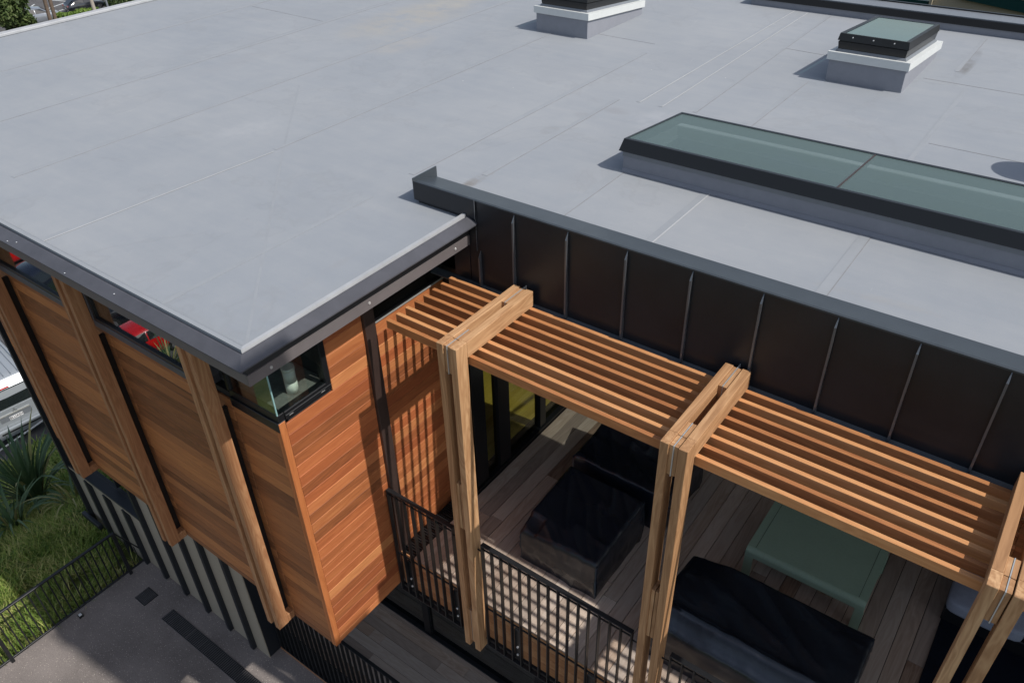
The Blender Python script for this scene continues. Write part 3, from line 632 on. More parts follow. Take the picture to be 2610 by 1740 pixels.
# ------------------------------------------------------------------ RAILINGS
YR = 1.061
def balustrade(x0, x1, y, zt, zb, zm, label, brk, group, rods=True, rod=(0.10, 0.10)):
    e = empty('balustrade', ((x0+x1)/2, y, zb), cat='railing', label=label, group=group)
    box('top_rail', x0, x1, y-.024, y+.026, zt-.012, zt, M_STEEL, e, 0.002)
    box('upper_rail', x0+.008, x1-.008, y+.006, y+.020, zt-.105, zt-.093, M_STEEL, e)
    box('middle_rail', x0+.008, x1-.008, y+.006, y+.022, zm-.014, zm, M_STEEL, e)
    box('bottom_rail', x0, x1, y-.024, y+.026, zb, zb+.012, M_STEEL, e, 0.002)
    n = max(1, round((x1-x0)/.1163)); st = (x1-x0-.012)/n
    for k in range(n+1): box('baluster', x0+k*st, x0+k*st+.012, y-.022, y+.024, zb+.0125, zt-.0125, M_STEEL, e, 0.001)
    for bxx in brk:
        p = box('bracket', bxx, bxx+.085, y+.028, y+.054, zb+.04, zm-.10, M_FRAME, e, 0.003)
        for z in (zb+.12, zb+.26): cyl('bolt', (bxx+.045, y+.0275, z), (bxx+.045, y+.012, z), .014, M_SCREW, p, 8)
    if rods:
        box('tie_rod', x0-rod[0], x0-.001, y-.008, y+.004, zt-.125, zt-.113, M_STEEL, e); box('tie_rod', x1+.001, x1+rod[1], y-.008, y+.004, zt-.125, zt-.113, M_STEEL, e)
    return e
GR = 'black railings between the pergola posts'
balustrade(.030, .968, YR, 1.062, -.652, -.002, 'short black railing between the cedar end wall and first pergola post', (.135, .845), GR, rod=(.028, .098))
balustrade(1.345, 3.085, YR, 1.062, -.652, -.002, 'long black railing between the first and second pergola posts', (1.70, 2.62), GR, rod=(.056, .082))
balustrade(3.462, 5.200, YR, 1.062, -.652, -.002, 'black railing section right of the second pergola post in front of the covered sofa', (3.82, 4.75), GR, rod=(.073, .08))
balustrade(5.575, 7.31, YR, 1.062, -.652, -.002, 'black railing section beyond the third pergola post at the right', (5.9, 6.9), GR, rod=(.072, .078))
balustrade(-3.10, -.2, .90, -2.758, -4.450, -3.80, 'black railing of the lower deck beneath the cedar box corner', (-2.7, -.9), GR+' below', False)
balustrade(-.12, 2.7, .90, -2.758, -4.450, -3.80, 'second lower deck railing section continuing to the right under the terrace', (.3, 2.0), GR+' below', False)
# yard fence, running in y
fe = empty('yard_fence', (-6.6, -1.5, -4.5), cat='fence', label='black bar fence between the asphalt yard and the grass bank')
box('top_rail', -6.625, -6.575, -5.2, .310, -3.425, -3.395, M_STEEL, fe, 0.003)
box('bottom_rail', -6.615, -6.585, -5.2, .655, -4.435, -4.405, M_STEEL, fe, 0.003)
for y in (.285, -1.90, -4.05): box('fence_post', -6.63, -6.57, y-.028, y+.028, -4.54, -3.396, M_STEEL, fe, 0.003)
for k in range(48):
    y = .175-.1095*k
    if min(abs(y-p) for p in (.285, -1.90, -4.05)) < .045: continue
    box('fence_bar', -6.607, -6.593, y-.011, y+.011, -4.404, -3.426, M_STEEL, fe)
for y, h in ((.40, .66), (.51, .42)): box('fence_bar', -6.607, -6.593, y-.007, y+.007, -4.404, -4.404+h, M_STEEL, fe)
quad('sloping_rail', [(-6.62, .31, -3.40), (-6.58, .31, -3.40), (-6.58, .64, -4.19), (-6.62, .64, -4.19)], M_STEEL, fe, 0.02)
fl = empty('ground_light', (-6.49, -.76, -4.5), cat='ground light', label='small white square ground light at the foot of the yard fence')
box('light_body', -6.535, -6.445, -.80, -.72, -4.499, -4.455, M_FRAME, fl, 0.006); box('light_lens', -6.52, -6.46, -.785, -.735, -4.4545, -4.447, M_WHITE, fl, 0.003)
# yard drains
sd_ = empty('square_drain', (-5.9, .15, -4.5), cat='drain', label='small square black drain grate in the asphalt near the fence')
box('drain_frame', -6.06, -5.755, .015, .30, -4.4985, -4.4945, M_FRAME, sd_)
for k in range(9): box('grate_bar', -6.045+k*.032, -6.030+k*.032, .025, .29, -4.4942, -4.486, M_GRATE, sd_)
td = empty('trench_drain', (-4, .15, -4.5), cat='drain', label='long black slotted trench drain parallel to the lower wall')
box('drain_frame', -5.28, 4.0, .04, .275, -4.4985, -4.4945, M_FRAME, td)
for k in range(150): box('grate_bar', -5.265+k*.040, -5.249+k*.040, .05, .265, -4.4942, -4.487, M_GRATE, td)
for y in (.0345, .2755): box('drain_edge', -5.285, 4.0, y, y+.005, -4.4995, -4.490, M_FASC, td)
for x in (-4.62, -4.28): box('grate_joint', x+.013, x+.017, .05, .265, -4.4942, -4.487, M_FASC, td)

# ------------------------------------------------------------------ SKYLIGHTS
def skylong():
    e = empty('long_skylight', (3, 4.5, 4.0), cat='skylight', label='long black framed skylight with two grey green glass panes behind the parapet')
    x0, x1, y0, y1 = 1.155, 5.50, 3.885, 5.08
    zf, zb = 4.235, 4.10
    def kerbwall(name, pts, m): return quad(name, pts, m, e, 0.03)
    kerbwall('kerb_front', [(x0, y0, 4.0), (x1, y0, 4.0), (x1, y0, zf), (x0, y0, zf)], M_KERB)
    kerbwall('kerb_back', [(x1, y1, 4.0), (x0, y1, 4.0), (x0, y1, zb), (x1, y1, zb)], M_KERB)
    kerbwall('kerb_side', [(x0, y1-.031, 4.0), (x0, y0+.031, 4.0), (x0, y0+.031, zf), (x0, y1-.031, zb)], M_KERB)
    kerbwall('kerb_side', [(x1, y0+.031, 4.0), (x1, y1-.031, 4.0), (x1, y1-.031, zb), (x1, y0+.031, zf)], M_KERB)
    prism('kerb_fillet', [(y0-.03, 4.001), (y0-.0315, 4.004), (y0-.002, 4.035), (y0-.0005, 4.001)], x0, x1, 'x', M_KERB, e)
    box('kerb_flashing', x0-.006, x1, y0-.010, y0-.001, 4.165, 4.233, M_FLASHGREY, e)
    X0, X1, Y0, Y1 = x0-.035, x1+.03, y0-.045, 5.20
    a0, a1, b0, b1 = 4.225, 4.345, 4.105, 4.215
    fr = mobj('frame', [(X0, Y0, a0), (X1, Y0, a0), (X1, Y1, b0), (X0, Y1, b0), (X0+.03, Y0+.045, a1), (X1-.03, Y0+.045, a1), (X1-.03, Y1-.01, b1), (X0+.03, Y1-.01, b1),
              (X0+.055, Y0+.085, a1-.002), (X1-.055, Y0+.085, a1-.002), (X1-.055, Y1-.05, b1), (X0+.055, Y1-.05, b1), (X0+.055, Y0+.085, a0), (X1-.055, Y0+.085, a0), (X1-.055, Y1-.05, b0), (X0+.055, Y1-.05, b0)],
              [(0, 1, 5, 4), (1, 2, 6, 5), (2, 3, 7, 6), (3, 0, 4, 7), (4, 5, 9, 8), (5, 6, 10, 9), (6, 7, 11, 10), (7, 4, 8, 11), (8, 9, 13, 12), (9, 10, 14, 13), (10, 11, 15, 14), (11, 8, 12, 15), (0, 12, 13, 1), (1, 13, 14, 2), (2, 14, 15, 3), (3, 15, 12, 0)], M_FRAME, e)
    zg = lambda y: a1-.006+(y-Y0-.085)/(Y1-.05-Y0-.085)*(b1-a1+.002)
    ya, yb = Y0+.0855, Y1-.0505
    for p, q in ((X0+.056, 3.267), (3.285, X1-.056)): quad('glass_pane', [(p, ya, zg(ya)), (q, ya, zg(ya)), (q, yb, zg(yb)), (p, yb, zg(yb))], M_SKYG, e, 0.012)
    mobj('glazing_bar', [(3.268, ya, zg(ya)+.004), (3.284, ya, zg(ya)+.004), (3.284, yb, zg(yb)+.004), (3.268, yb, zg(yb)+.004), (3.268, ya, zg(ya)-.05), (3.284, ya, zg(ya)-.05), (3.284, yb, zg(yb)-.05), (3.268, yb, zg(yb)-.05)],
         [(0, 1, 2, 3), (4, 7, 6, 5), (0, 4, 5, 1), (1, 5, 6, 2), (2, 6, 7, 3), (3, 7, 4, 0)], M_TRIMM, e)
skylong()
def skysmall(x0, x1, y0, y1, label):
    e = empty('skylight', ((x0+x1)/2, (y0+y1)/2, 4.0), cat='skylight', label=label, group='small openable roof skylights on white kerbs')
    sl = -.09                       # fall of the kerb towards the back
    Z = lambda y, z: z+sl*(y-y0)
    def frustum(name, ins0, ins1, z0, z1, m, flat=False, hole=None):
        a = (x0+ins0, x1-ins0, y0+ins0, y1-ins0); b = (x0+ins1, x1-ins1, y0+ins1, y1-ins1)
        zz = (lambda y, z: 4.0) if flat else Z
        V = [(a[0], a[2], zz(a[2], z0)), (a[1], a[2], zz(a[2], z0)), (a[1], a[3], zz(a[3], z0)), (a[0], a[3], zz(a[3], z0)), (b[0], b[2], Z(b[2], z1)), (b[1], b[2], Z(b[2], z1)), (b[1], b[3], Z(b[3], z1)), (b[0], b[3], Z(b[3], z1))]
        Fs = [(0, 1, 5, 4), (1, 2, 6, 5), (2, 3, 7, 6), (3, 0, 4, 7)]
        if hole:
            c = (x0+hole, x1-hole, y0+hole, y1-hole)
            V += [(c[0], c[2], Z(c[2], z1-.004)), (c[1], c[2], Z(c[2], z1-.004)), (c[1], c[3], Z(c[3], z1-.004)), (c[0], c[3], Z(c[3], z1-.004))]
            Fs += [(4, 5, 9, 8), (5, 6, 10, 9), (6, 7, 11, 10), (7, 4, 8, 11)]
        else: Fs += [(4, 5, 6, 7)]
        Fs += [(3, 2, 1, 0)] if not hole else []
        return mobj(name, V, Fs, m, e)
    frustum('kerb', 0, 0, 4.0, 4.272, M_KERB, True)
    frustum('white_flashing', -.030, -.030, 4.2725, 4.372, M_WHITE); frustum('flashing_skirt', .035, .055, 4.3725, 4.405, M_FLASHGREY)
    frustum('lower_frame', .062, .050, 4.4055, 4.495, M_FRAME); frustum('frame_gasket', .062, .062, 4.4955, 4.508, M_SLAB)
    frustum('sash', .040, .055, 4.5085, 4.595, M_STEEL, hole=.105)
    c = (x0+.105, x1-.105, y0+.105, y1-.105)
    quad('glass_pane', [(c[0], c[2], Z(c[2], 4.588)), (c[1], c[2], Z(c[2], 4.588)), (c[1], c[3], Z(c[3], 4.588)), (c[0], c[3], Z(c[3], 4.588))], M_SKYG2, e, 0.01)
    for k in range(3): x = x0+.22+k*(x1-x0-.44)/2; cyl('rivet', (x, y0+.045, 4.555), (x, y0+.036, 4.555), .008, M_SCREW, e, 8)
skysmall(1.93, 2.868, 7.76, 9.50, 'square opening skylight on a white kerb near the back parapet')
skysmall(-2.625, -1.69, 7.745, 9.45, 'skylight on a white kerb cut off by the top edge of the photo')

# candle jar in the corner window
cj = empty('candle_jar', (-.215, .36, 2.80), cat='candle', label='white cylindrical candle jar standing in the corner window')
cyl('wax', (-.215, .36, 2.801), (-.215, .36, 2.925), .058, M_CANDLEW, cj, 20); cyl('jar', (-.215, .36, 2.926), (-.215, .36, 3.055), .0575, M_CANDLE, cj, 20); cyl('lid', (-.215, .36, 3.056), (-.215, .36, 3.085), .061, M_CANDLE, cj, 20)

# ------------------------------------------------------------------ FURNITURE
def cover(name, x0, x1, y0, y1, ztop, label, sag=0.03, seed=1, base=.0, puff=.02, smoothl=1, group=None):
    """fitted cloth cover: ztop(u,v) gives the height, sides fall to the deck with folds"""
    nx, ny, S = 64, 64, 0.40; V = []; cx, cy, hx, hy = (x0+x1)/2, (y0+y1)/2, (x1-x0)/2, (y1-y0)/2
    def ridge(p): return 1-abs(mnoise.noise(Vector(p)))*2.6
    for j in range(ny+1):
        for i in range(nx+1):
            s = (i/nx*2-1)*(1+S); t = (j/ny*2-1)*(1+S); cs, ct = max(-1, min(1, s)), max(-1, min(1, t))
            d = max(abs(s)-1, abs(t)-1, 0)/S; zt = ztop(cs, ct)
            zt -= sag*(1-cs*cs)*(1-ct*ct)
            e1 = max(0, abs(cs)-.965)/.035; e2 = max(0, abs(ct)-.965)/.035
            z = base+(zt-.016*(e1*e1+e2*e2)*.5-base)*(1-d)
            X, Y = cx+hx*cs, cy+hy*ct
            # creases: sharp ridges pulled between the corners, finer ones across the skirts
            top = .017*max(0, ridge((X*1.6+Y*2.3+seed, X*.6-Y*.5, seed)))**3 + .013*max(0, ridge((X*.7-Y*.9+seed*2, X*3.4+Y*2.9, 2.0)))**4 - .006
            side = .032*max(-.4, ridge((X*1.3+Y*1.3+seed, z*5.5+X*1.1, seed*.3)))**3*min(1, d*4+.1) + .016*mnoise.noise(Vector((X*2.3, Y*2.3, z*3+seed)))
            out = side-.018*math.sin(math.pi*d)
            x = X+(math.copysign(out, s) if abs(s) > 1 else 0); y = Y+(math.copysign(out, t) if abs(t) > 1 else 0)
            V.append((x, y, max(base+.002, z+(top if d == 0 else 0)*(1-max(e1, e2)*.7))))
    Fc = [(j*(nx+1)+i, j*(nx+1)+i+1, (j+1)*(nx+1)+i+1, (j+1)*(nx+1)+i) for j in range(ny) for i in range(nx)]
    return tag(mobj(name, V, Fc, M_COVER, None, smooth=True), label, 'furniture cover', group)
GC = 'black furniture covers on the terrace'
cover('furniture_cover', 1.25, 2.24, 1.845, 2.88, lambda s, t: .57-.03*(s < -.6)*(t < -.6)+.06*(t+1)/2-.08*max(0, -t-.55)/.45*(1-(s+1)/2), 'black box shaped cover on the ottoman behind the middle railing', .03, 3, group=GC)
cover('furniture_cover', 1.16, 2.42, 3.08, 4.10, lambda s, t: .60+.16*max(0, t), 'black cover on the armchair at the back under the pergola slats', .04, 8, group=GC)
cover('furniture_cover', 2.98, 4.86, 1.60, 2.68, lambda s, t: .585+.10*math.exp(-((t+.68)/.16)**2)-.05*max(0, t)-.06*max(0, (-t-.7)/.3)-.10*max(0, -s-.55)/.45*max(0, t+.1), 'long black cover over the sofa in front of the green bench', .02, 15, group=GC)
# green bench
gb = empty('bench', (4.02, 3.55, 0), cat='bench', label='low sage green metal bench on the deck beneath the pergola')
bx0, bx1, by0, by1, bz = 3.395, 4.675, 3.10, 3.98, .42
arc = [(.060*(1-math.sin(a)), .060*(1-math.cos(a))) for a in (0, .26, .52, .79, 1.05, 1.31, 1.5708)]
pr = [(by0, bz-.115)]+[(by0+u, bz-v) for u, v in arc[::-1]]+[(by1-u, bz-v) for u, v in arc]+[(by1, bz-.115), (by1-.006, bz-.115), (by1-.006, bz-.060), (by1-.060, bz-.008), (by0+.060, bz-.008), (by0+.006, bz-.060), (by0+.006, bz-.115)]
top = prism('bench_top', pr, bx0, bx1, 'x', M_BENCH, gb)
for x in (bx0+.085, bx1-.087): box('bench_joint', x, x+.004, by0+.060, by1-.060, bz-.001, bz+.0012, M_BENCHLINE, gb)
for x in (bx0, bx1-.006): box('bench_apron', x, x+.006, by0+.007, by1-.007, bz-.115, bz-.062, M_BENCH, gb)
for x0 in (bx0+.001, bx1-.086):
    for y0, y1 in ((by0+.0005, by0+.007), (by1-.007, by1-.0005)): box('leg', x0, x0+.095, y0, y1, .0, bz-.1155, M_BENCH, gb, 0.002)
    for y0 in (by0+.008, by1-.095): box('leg', x0 if x0 < 4 else x0+.078, (x0 if x0 < 4 else x0+.078)+.007, y0, y0+.087, .0, bz-.1155, M_BENCH, gb, 0.002)
# rug and lounge seat at the right
rg = box('rug', 5.355, 8.4, 1.45, 4.9, .002, .014, M_RUG, None, .004); tag(rg, 'large near black rug on the deck at the right edge', 'rug')
ls = empty('lounge_seat', (6.4, 4.2, 0), cat='outdoor seat', label='blue grey cushioned lounge seat behind the third pergola post')
box('seat_base', 5.34, 7.6, 3.72, 4.65, .03, .22, M_FRAME, ls, .01)
def cushion(x0, x1, y0, y1, z0, z1):
    bm = bmesh.new(); bmesh.ops.create_cube(bm, size=1); bmesh.ops.subdivide_edges(bm, edges=bm.edges[:], cuts=5, use_grid_fill=True)
    for v in bm.verts:
        p = v.co*2; r = 0.25
        q = Vector([math.copysign(min(abs(c), 1), c) for c in p]); bulge = (1-abs(q.x)**4)*(1-abs(q.y)**4)*.06*(1 if q.z > 0 else 0)
        e_ = [abs(c) > .99 for c in q]; sh = 1-.045*max(0, sum(e_)-1)
        v.co = Vector(((x0+x1)/2+q.x*(x1-x0)/2*(1-.01*max(0, sum(e_)-1)), (y0+y1)/2+q.y*(y1-y0)/2*(1-.02*max(0, sum(e_)-1)), (z0+z1)/2+q.z*(z1-z0)/2*sh+bulge*.5))
    me = bpy.data.meshes.new('cushion'); bm.to_mesh(me); bm.free(); me.materials.append(M_CUSH); me.polygons.foreach_set('use_smooth', [True]*len(me.polygons))
    o = link(bpy.data.objects.new('cushion', me), ls); m_ = o.modifiers.new('s', 'SUBSURF'); m_.levels = m_.render_levels = 1
cushion(5.33, 6.06, 3.66, 4.6, .225, .40); cushion(6.075, 6.8, 3.66, 4.6, .225, .40); cushion(6.815, 7.55, 3.66, 4.6, .225, .40)
# pale-shell chair behind the glass doors
ch = empty('armchair', (-1.0, 5.6, 0), cat='chair', label='dark armchair standing inside behind the glazed doors')
cushionm = M_INT
box('seat', -1.3, -.7, 5.3, 5.9, .35, .45, M_INT, ch, .03); box('backrest', -1.36, -1.28, 5.3, 5.9, .46, .95, M_INT, ch, .03)
for x in (-1.27, -.76):
    for y in (5.33, 5.84): cyl('leg', (x, y, 0), (x, y, .35), .018, M_STEEL, ch, 8)

# ------------------------------------------------------------------ PLANTS
def flax(cx, cy, n, h, label, dry=.12, seed=0, spread=1.0):
    r = random.Random(seed); z = bank_z(cx, cy)-.03
    e = empty('flax_plant', (cx, cy, z), cat='flax plant', label=label, group='flax plants on the bank')
    for k in range(n):
        a = r.uniform(0, 2*math.pi); L = h*r.uniform(.65, 1.1); tilt = r.uniform(.12, 1.0)*spread; wd = r.uniform(.045, .075)*h/1.4
        V, Fc = [], []; seg = 6; p = Vector((cx+.12*math.cos(a), cy+.12*math.sin(a), z)); th = math.pi/2-tilt*.35
        for s in range(seg+1):
            u = s/seg; ww = wd*(0.55+1.6*u-2.1*u*u) if u < 1 else .002; ww = max(ww, .004)
            sd = Vector((-math.sin(a), math.cos(a), 0))*ww/2
            V += [p-sd+Vector((0, 0, ww*.18)), p, p+sd+Vector((0, 0, ww*.18))]
            if s: b_ = (s-1)*3; Fc += [(b_, b_+1, b_+4, b_+3), (b_+1, b_+2, b_+5, b_+4)]
            p = p+Vector((math.cos(a)*math.cos(th), math.sin(a)*math.cos(th), math.sin(th)))*L/seg; th -= tilt*.30*(1+u)
        mobj('leaf', V, Fc, M_FLAXY if r.random() < dry else M_FLAX, e, smooth=True)
flax(-11.4, .55, 75, 2.3, 'big dark flax clump beside the building corner, nearest the silver van', .06, 1)
flax(-10.35, -.25, 40, 1.5, 'smaller flax with drooping strap leaves at the left edge', .10, 2, 1.2)
flax(-9.6, .75, 26, 1.1, 'flax with yellow fallen leaves against the wall end', .6, 3, 1.5)
flax(-9.6, 3.0, 30, 1.4, 'flax seen through the opening in the lower wall', .3, 5)
def leafcloud(name, c, rad, n, size, m, parent, seed=0, squash=1.0, lumps=9):
    r = np.random.default_rng(seed); cs = r.normal(size=(lumps, 3)); cs /= np.linalg.norm(cs, axis=1)[:, None]; cs *= r.uniform(.3, .72, (lumps, 1))
    k = r.integers(0, lumps, n); d = r.normal(size=(n, 3)); d /= np.linalg.norm(d, axis=1)[:, None]
    P = cs[k]+d*(r.uniform(.55, 1.0, (n, 1))**.5)*r.uniform(.30, .46, (lumps, 1))[k]
    P = P*np.array(rad)*np.array([1, 1, squash])+np.array(c)
    a = r.normal(size=(n, 3)); a /= np.linalg.norm(a, axis=1)[:, None]; b = np.cross(a, r.normal(size=(n, 3))); b /= np.linalg.norm(b, axis=1)[:, None]
    s = size*r.uniform(.6, 1.3, (n, 1)); V = np.stack([P-a*s, P+b*s*.5, P+a*s, P-b*s*.5], 1)
    me = bpy.data.meshes.new(name); me.vertices.add(n*4); me.vertices.foreach_set('co', V.ravel()); me.loops.add(n*4); me.loops.foreach_set('vertex_index', np.arange(n*4))
    me.polygons.add(n); me.polygons.foreach_set('loop_start', np.arange(n)*4); me.polygons.foreach_set('loop_total', np.full(n, 4)); me.update(); me.materials.append(m)
    return link(bpy.data.objects.new(name, me), parent)
def trunk(name, pts, m, parent):
    V, Fc = [], []; n = 8
    for (x, y, z, r) in pts: V += [(x+r*math.cos(2*math.pi*i/n), y+r*math.sin(2*math.pi*i/n), z) for i in range(n)]
    for s in range(len(pts)-1): Fc += [(s*n+i, s*n+(i+1) % n, (s+1)*n+(i+1) % n, (s+1)*n+i) for i in range(n)]
    return mobj(name, V, Fc, m, parent, smooth=True)
GP = -13.2
def P_at(px, py, x=None, z=None):
    """world point seen at a source-photo pixel on plane x= or z= (layout aid only)"""
    d = _f + _r*((px-1305)/F_PX) - _u*((py-870)/F_PX)
    t = (x-CAM.x)/d.x if x is not None else (z-CAM.z)/d.z
    return CAM+d*t
# far car park: trees, hedge, cars
c0 = P_at(40, 25, x=-58); b0 = P_at(66, 85, x=-58)
t1 = empty('tree', (b0.x, b0.y, GP), cat='tree', label='bushy dark green tree in the top left corner over the car park')
trunk('trunk', [(b0.x, b0.y, GP, .22), (b0.x, b0.y, b0.z, .18), (c0.x, c0.y+.5, c0.z, .10)], M_BARK, t1)
trunk('limb', [(b0.x, b0.y, b0.z-.3, .11), (b0.x+.2, b0.y-.8, b0.z+1.0, .08), (c0.x, c0.y-.9, c0.z+.3, .04)], M_BARK, t1)
leafcloud('crown', (c0.x, c0.y-.1, c0.z+.1), (2.0, 2.15, 2.1), 5200, .17, M_LEAF, t1, 4, lumps=13)
for (pa, pb, lab, sd2) in (((131, 62), (113, 0), 'slender bare trunk left of the black hatchback', 6), ((144, 58), (127, 0), 'second slender trunk with yellow ivy beside the black hatchback', 7)):
    a = P_at(*pa, x=-58); b = P_at(*pb, x=-58); d = (b-a)/(b.z-a.z)
    e = empty('tree', (a.x+d.x*(GP-a.z), a.y+d.y*(GP-a.z), GP), cat='tree', label=lab)
    q = [a+d*(z-a.z) for z in (GP, a.z, b.z, b.z+3)]
    trunk('trunk', [(v.x, v.y, v.z, r_) for v, r_ in zip(q, (.17, .14, .13, .08))], M_BARK, e)
    leafcloud('crown', (q[3].x, q[3].y, q[3].z+1.3), (1.6, 1.6, 1.3), 1500, .16, M_LEAF, e, sd2)
a = P_at(242, 30, x=-66); b = P_at(232, 0, x=-66); d = (b-a)/(b.z-a.z)
e = empty('palm_tree', (a.x+d.x*(GP-a.z), a.y+d.y*(GP-a.z), GP), cat='palm', label='pale palm trunk standing in front of the black hatchback')
q = [a+d*(z-a.z) for z in (GP, b.z+2.5)]; trunk('trunk', [(q[0].x, q[0].y, q[0].z, .20), (q[1].x, q[1].y, q[1].z, .13)], M_PALM, e)
for k in range(14):
    an = k*2.4; V, Fc = [], []; p = Vector(q[1]); th = .9
    for s in range(6):
        sdv = Vector((-math.sin(an), math.cos(an), 0))*(.22 if 0 < s < 5 else .03); V += [p-sdv-Vector((0, 0, .08)), p, p+sdv-Vector((0, 0, .08))]
        if s: b_ = (s-1)*3; Fc += [(b_, b_+1, b_+4, b_+3), (b_+1, b_+2, b_+5, b_+4)]
        p = p+Vector((math.cos(an)*math.cos(th), math.sin(an)*math.cos(th), math.sin(th)))*.42; th -= .45
    mobj('frond', V, Fc, M_LEAF, e)
a = P_at(279, 27, x=-66); e = empty('lamp_post', (a.x, a.y, GP), cat='lamp post', label='thin grey lamp post beyond the far left roof edge')
cyl('pole', (a.x, a.y, GP), (a.x, a.y-.1, -4.2), .085, M_FLASHGREY, e, 10); box('lamp_head', a.x-.15, a.x+.6, a.y-.22, a.y+.02, -4.2, -4.1, M_FLASHGREY, e, .02)
def hedge(p0, p1, wd, h, n, label, m, seed):
    p0, p1 = Vector(p0), Vector(p1); L = (p1-p0).length; c = (p0+p1)/2
    an = math.atan2(p1.y-p0.y, p1.x-p0.x); r = np.random.default_rng(seed)
    P = np.stack([r.uniform(-L/2, L/2, n), r.uniform(-1, 1, n), r.uniform(0, 1, n)], 1)
    lum = np.array([mnoise.noise(Vector((float(u)*.9, seed, 0))) for u in P[:, 0]])
    hh = h*(1+.35*lum); P[:, 1] *= wd/2*np.sqrt(1-.6*P[:, 2]**2); P[:, 2] *= hh
    Q = np.stack([c.x+P[:, 0]*math.cos(an)-P[:, 1]*math.sin(an), c.y+P[:, 0]*math.sin(an)+P[:, 1]*math.cos(an), c.z+P[:, 2]], 1)
    aa = r.normal(size=(n, 3)); aa /= np.linalg.norm(aa, axis=1)[:, None]; bb = np.cross(aa, r.normal(size=(n, 3))); bb /= np.linalg.norm(bb, axis=1)[:, None]
    s = .11*r.uniform(.6, 1.3, (n, 1)); V = np.stack([Q-aa*s, Q+bb*s*.6, Q+aa*s, Q-bb*s*.6], 1)
    me = bpy.data.meshes.new('hedge'); me.vertices.add(n*4); me.vertices.foreach_set('co', V.ravel()); me.loops.add(n*4); me.loops.foreach_set('vertex_index', np.arange(n*4))
    me.polygons.add(n); me.polygons.foreach_set('loop_start', np.arange(n)*4); me.polygons.foreach_set('loop_total', np.full(n, 4)); me.update(); me.materials.append(m)
    return tag(link(bpy.data.objects.new('hedge', me)), label, 'hedge')
h0 = P_at(150, 64, z=GP); h1 = P_at(252, 40, z=GP)
hedge(h0, h1, 1.6, .9, 7000, 'low bright green hedge in front of the black hatchback', M_HEDGE, 3)
h2 = P_at(280, 32, z=GP); h3 = P_at(430, 2, z=GP)
hedge(h2, h3, 3.0, 2.2, 9000, 'taller olive shrubs along the far roof edge', M_LEAF, 5)

# ------------------------------------------------------------------ VEHICLES
M_BLACKP = plain('black_car_paint', (0.010, 0.012, 0.016), 0.22, spec=0.6, coat=1.0)
M_SILVER = plain('silver_car_paint', (0.30, 0.33, 0.36), 0.45, metal=0.2, coat=0.3)
M_GREYP = plain('grey_car_paint', (0.22, 0.24, 0.27), 0.28, metal=0.3, coat=1.0)
M_RED = plain('red_car_paint', (0.55, 0.006, 0.008), 0.25, coat=1.0)
M_BLUE = plain('dark_blue_car_paint', (0.008, 0.012, 0.026), 0.25, coat=1.0)
M_CGLASS = plain('car_glass', (0.012, 0.016, 0.018), 0.06, spec=0.9)
M_TYRE = plain('tyre', (0.015, 0.015, 0.015), 0.85)
M_RIM = plain('rim', (0.5, 0.5, 0.52), 0.3, metal=0.8)
M_LAMP = plain('tail_lamp', (0.55, 0.02, 0.02), 0.2, coat=1.0)
M_HLAMP = plain('head_lamp', (0.7, 0.72, 0.75), 0.1, coat=1.0)
M_PLATE = plain('number_plate', (0.75, 0.76, 0.78), 0.4)
M_INK = plain('plate_ink', (0.01, 0.01, 0.012), 0.5)
M_PLAST = plain('black_plastic', (0.02, 0.02, 0.022), 0.6)
def loft(name, rings, m, parent, M, smooth=True, cap=True):
    n = len(rings[0]); V = [v for r in rings for v in r]
    Fc = [(s*n+i, s*n+(i+1) % n, (s+1)*n+(i+1) % n, (s+1)*n+i) for s in range(len(rings)-1) for i in range(n)]
    if cap: Fc += [tuple(range(n))[::-1], tuple(range((len(rings)-1)*n, len(rings)*n))]
    V = [M @ Vector(v) for v in V]
    o = mobj(name, V, Fc, m, parent, smooth=smooth)
    bm = bmesh.new(); bm.from_mesh(o.data); bmesh.ops.recalc_face_normals(bm, faces=bm.faces); bm.to_mesh(o.data); bm.free()
    return o
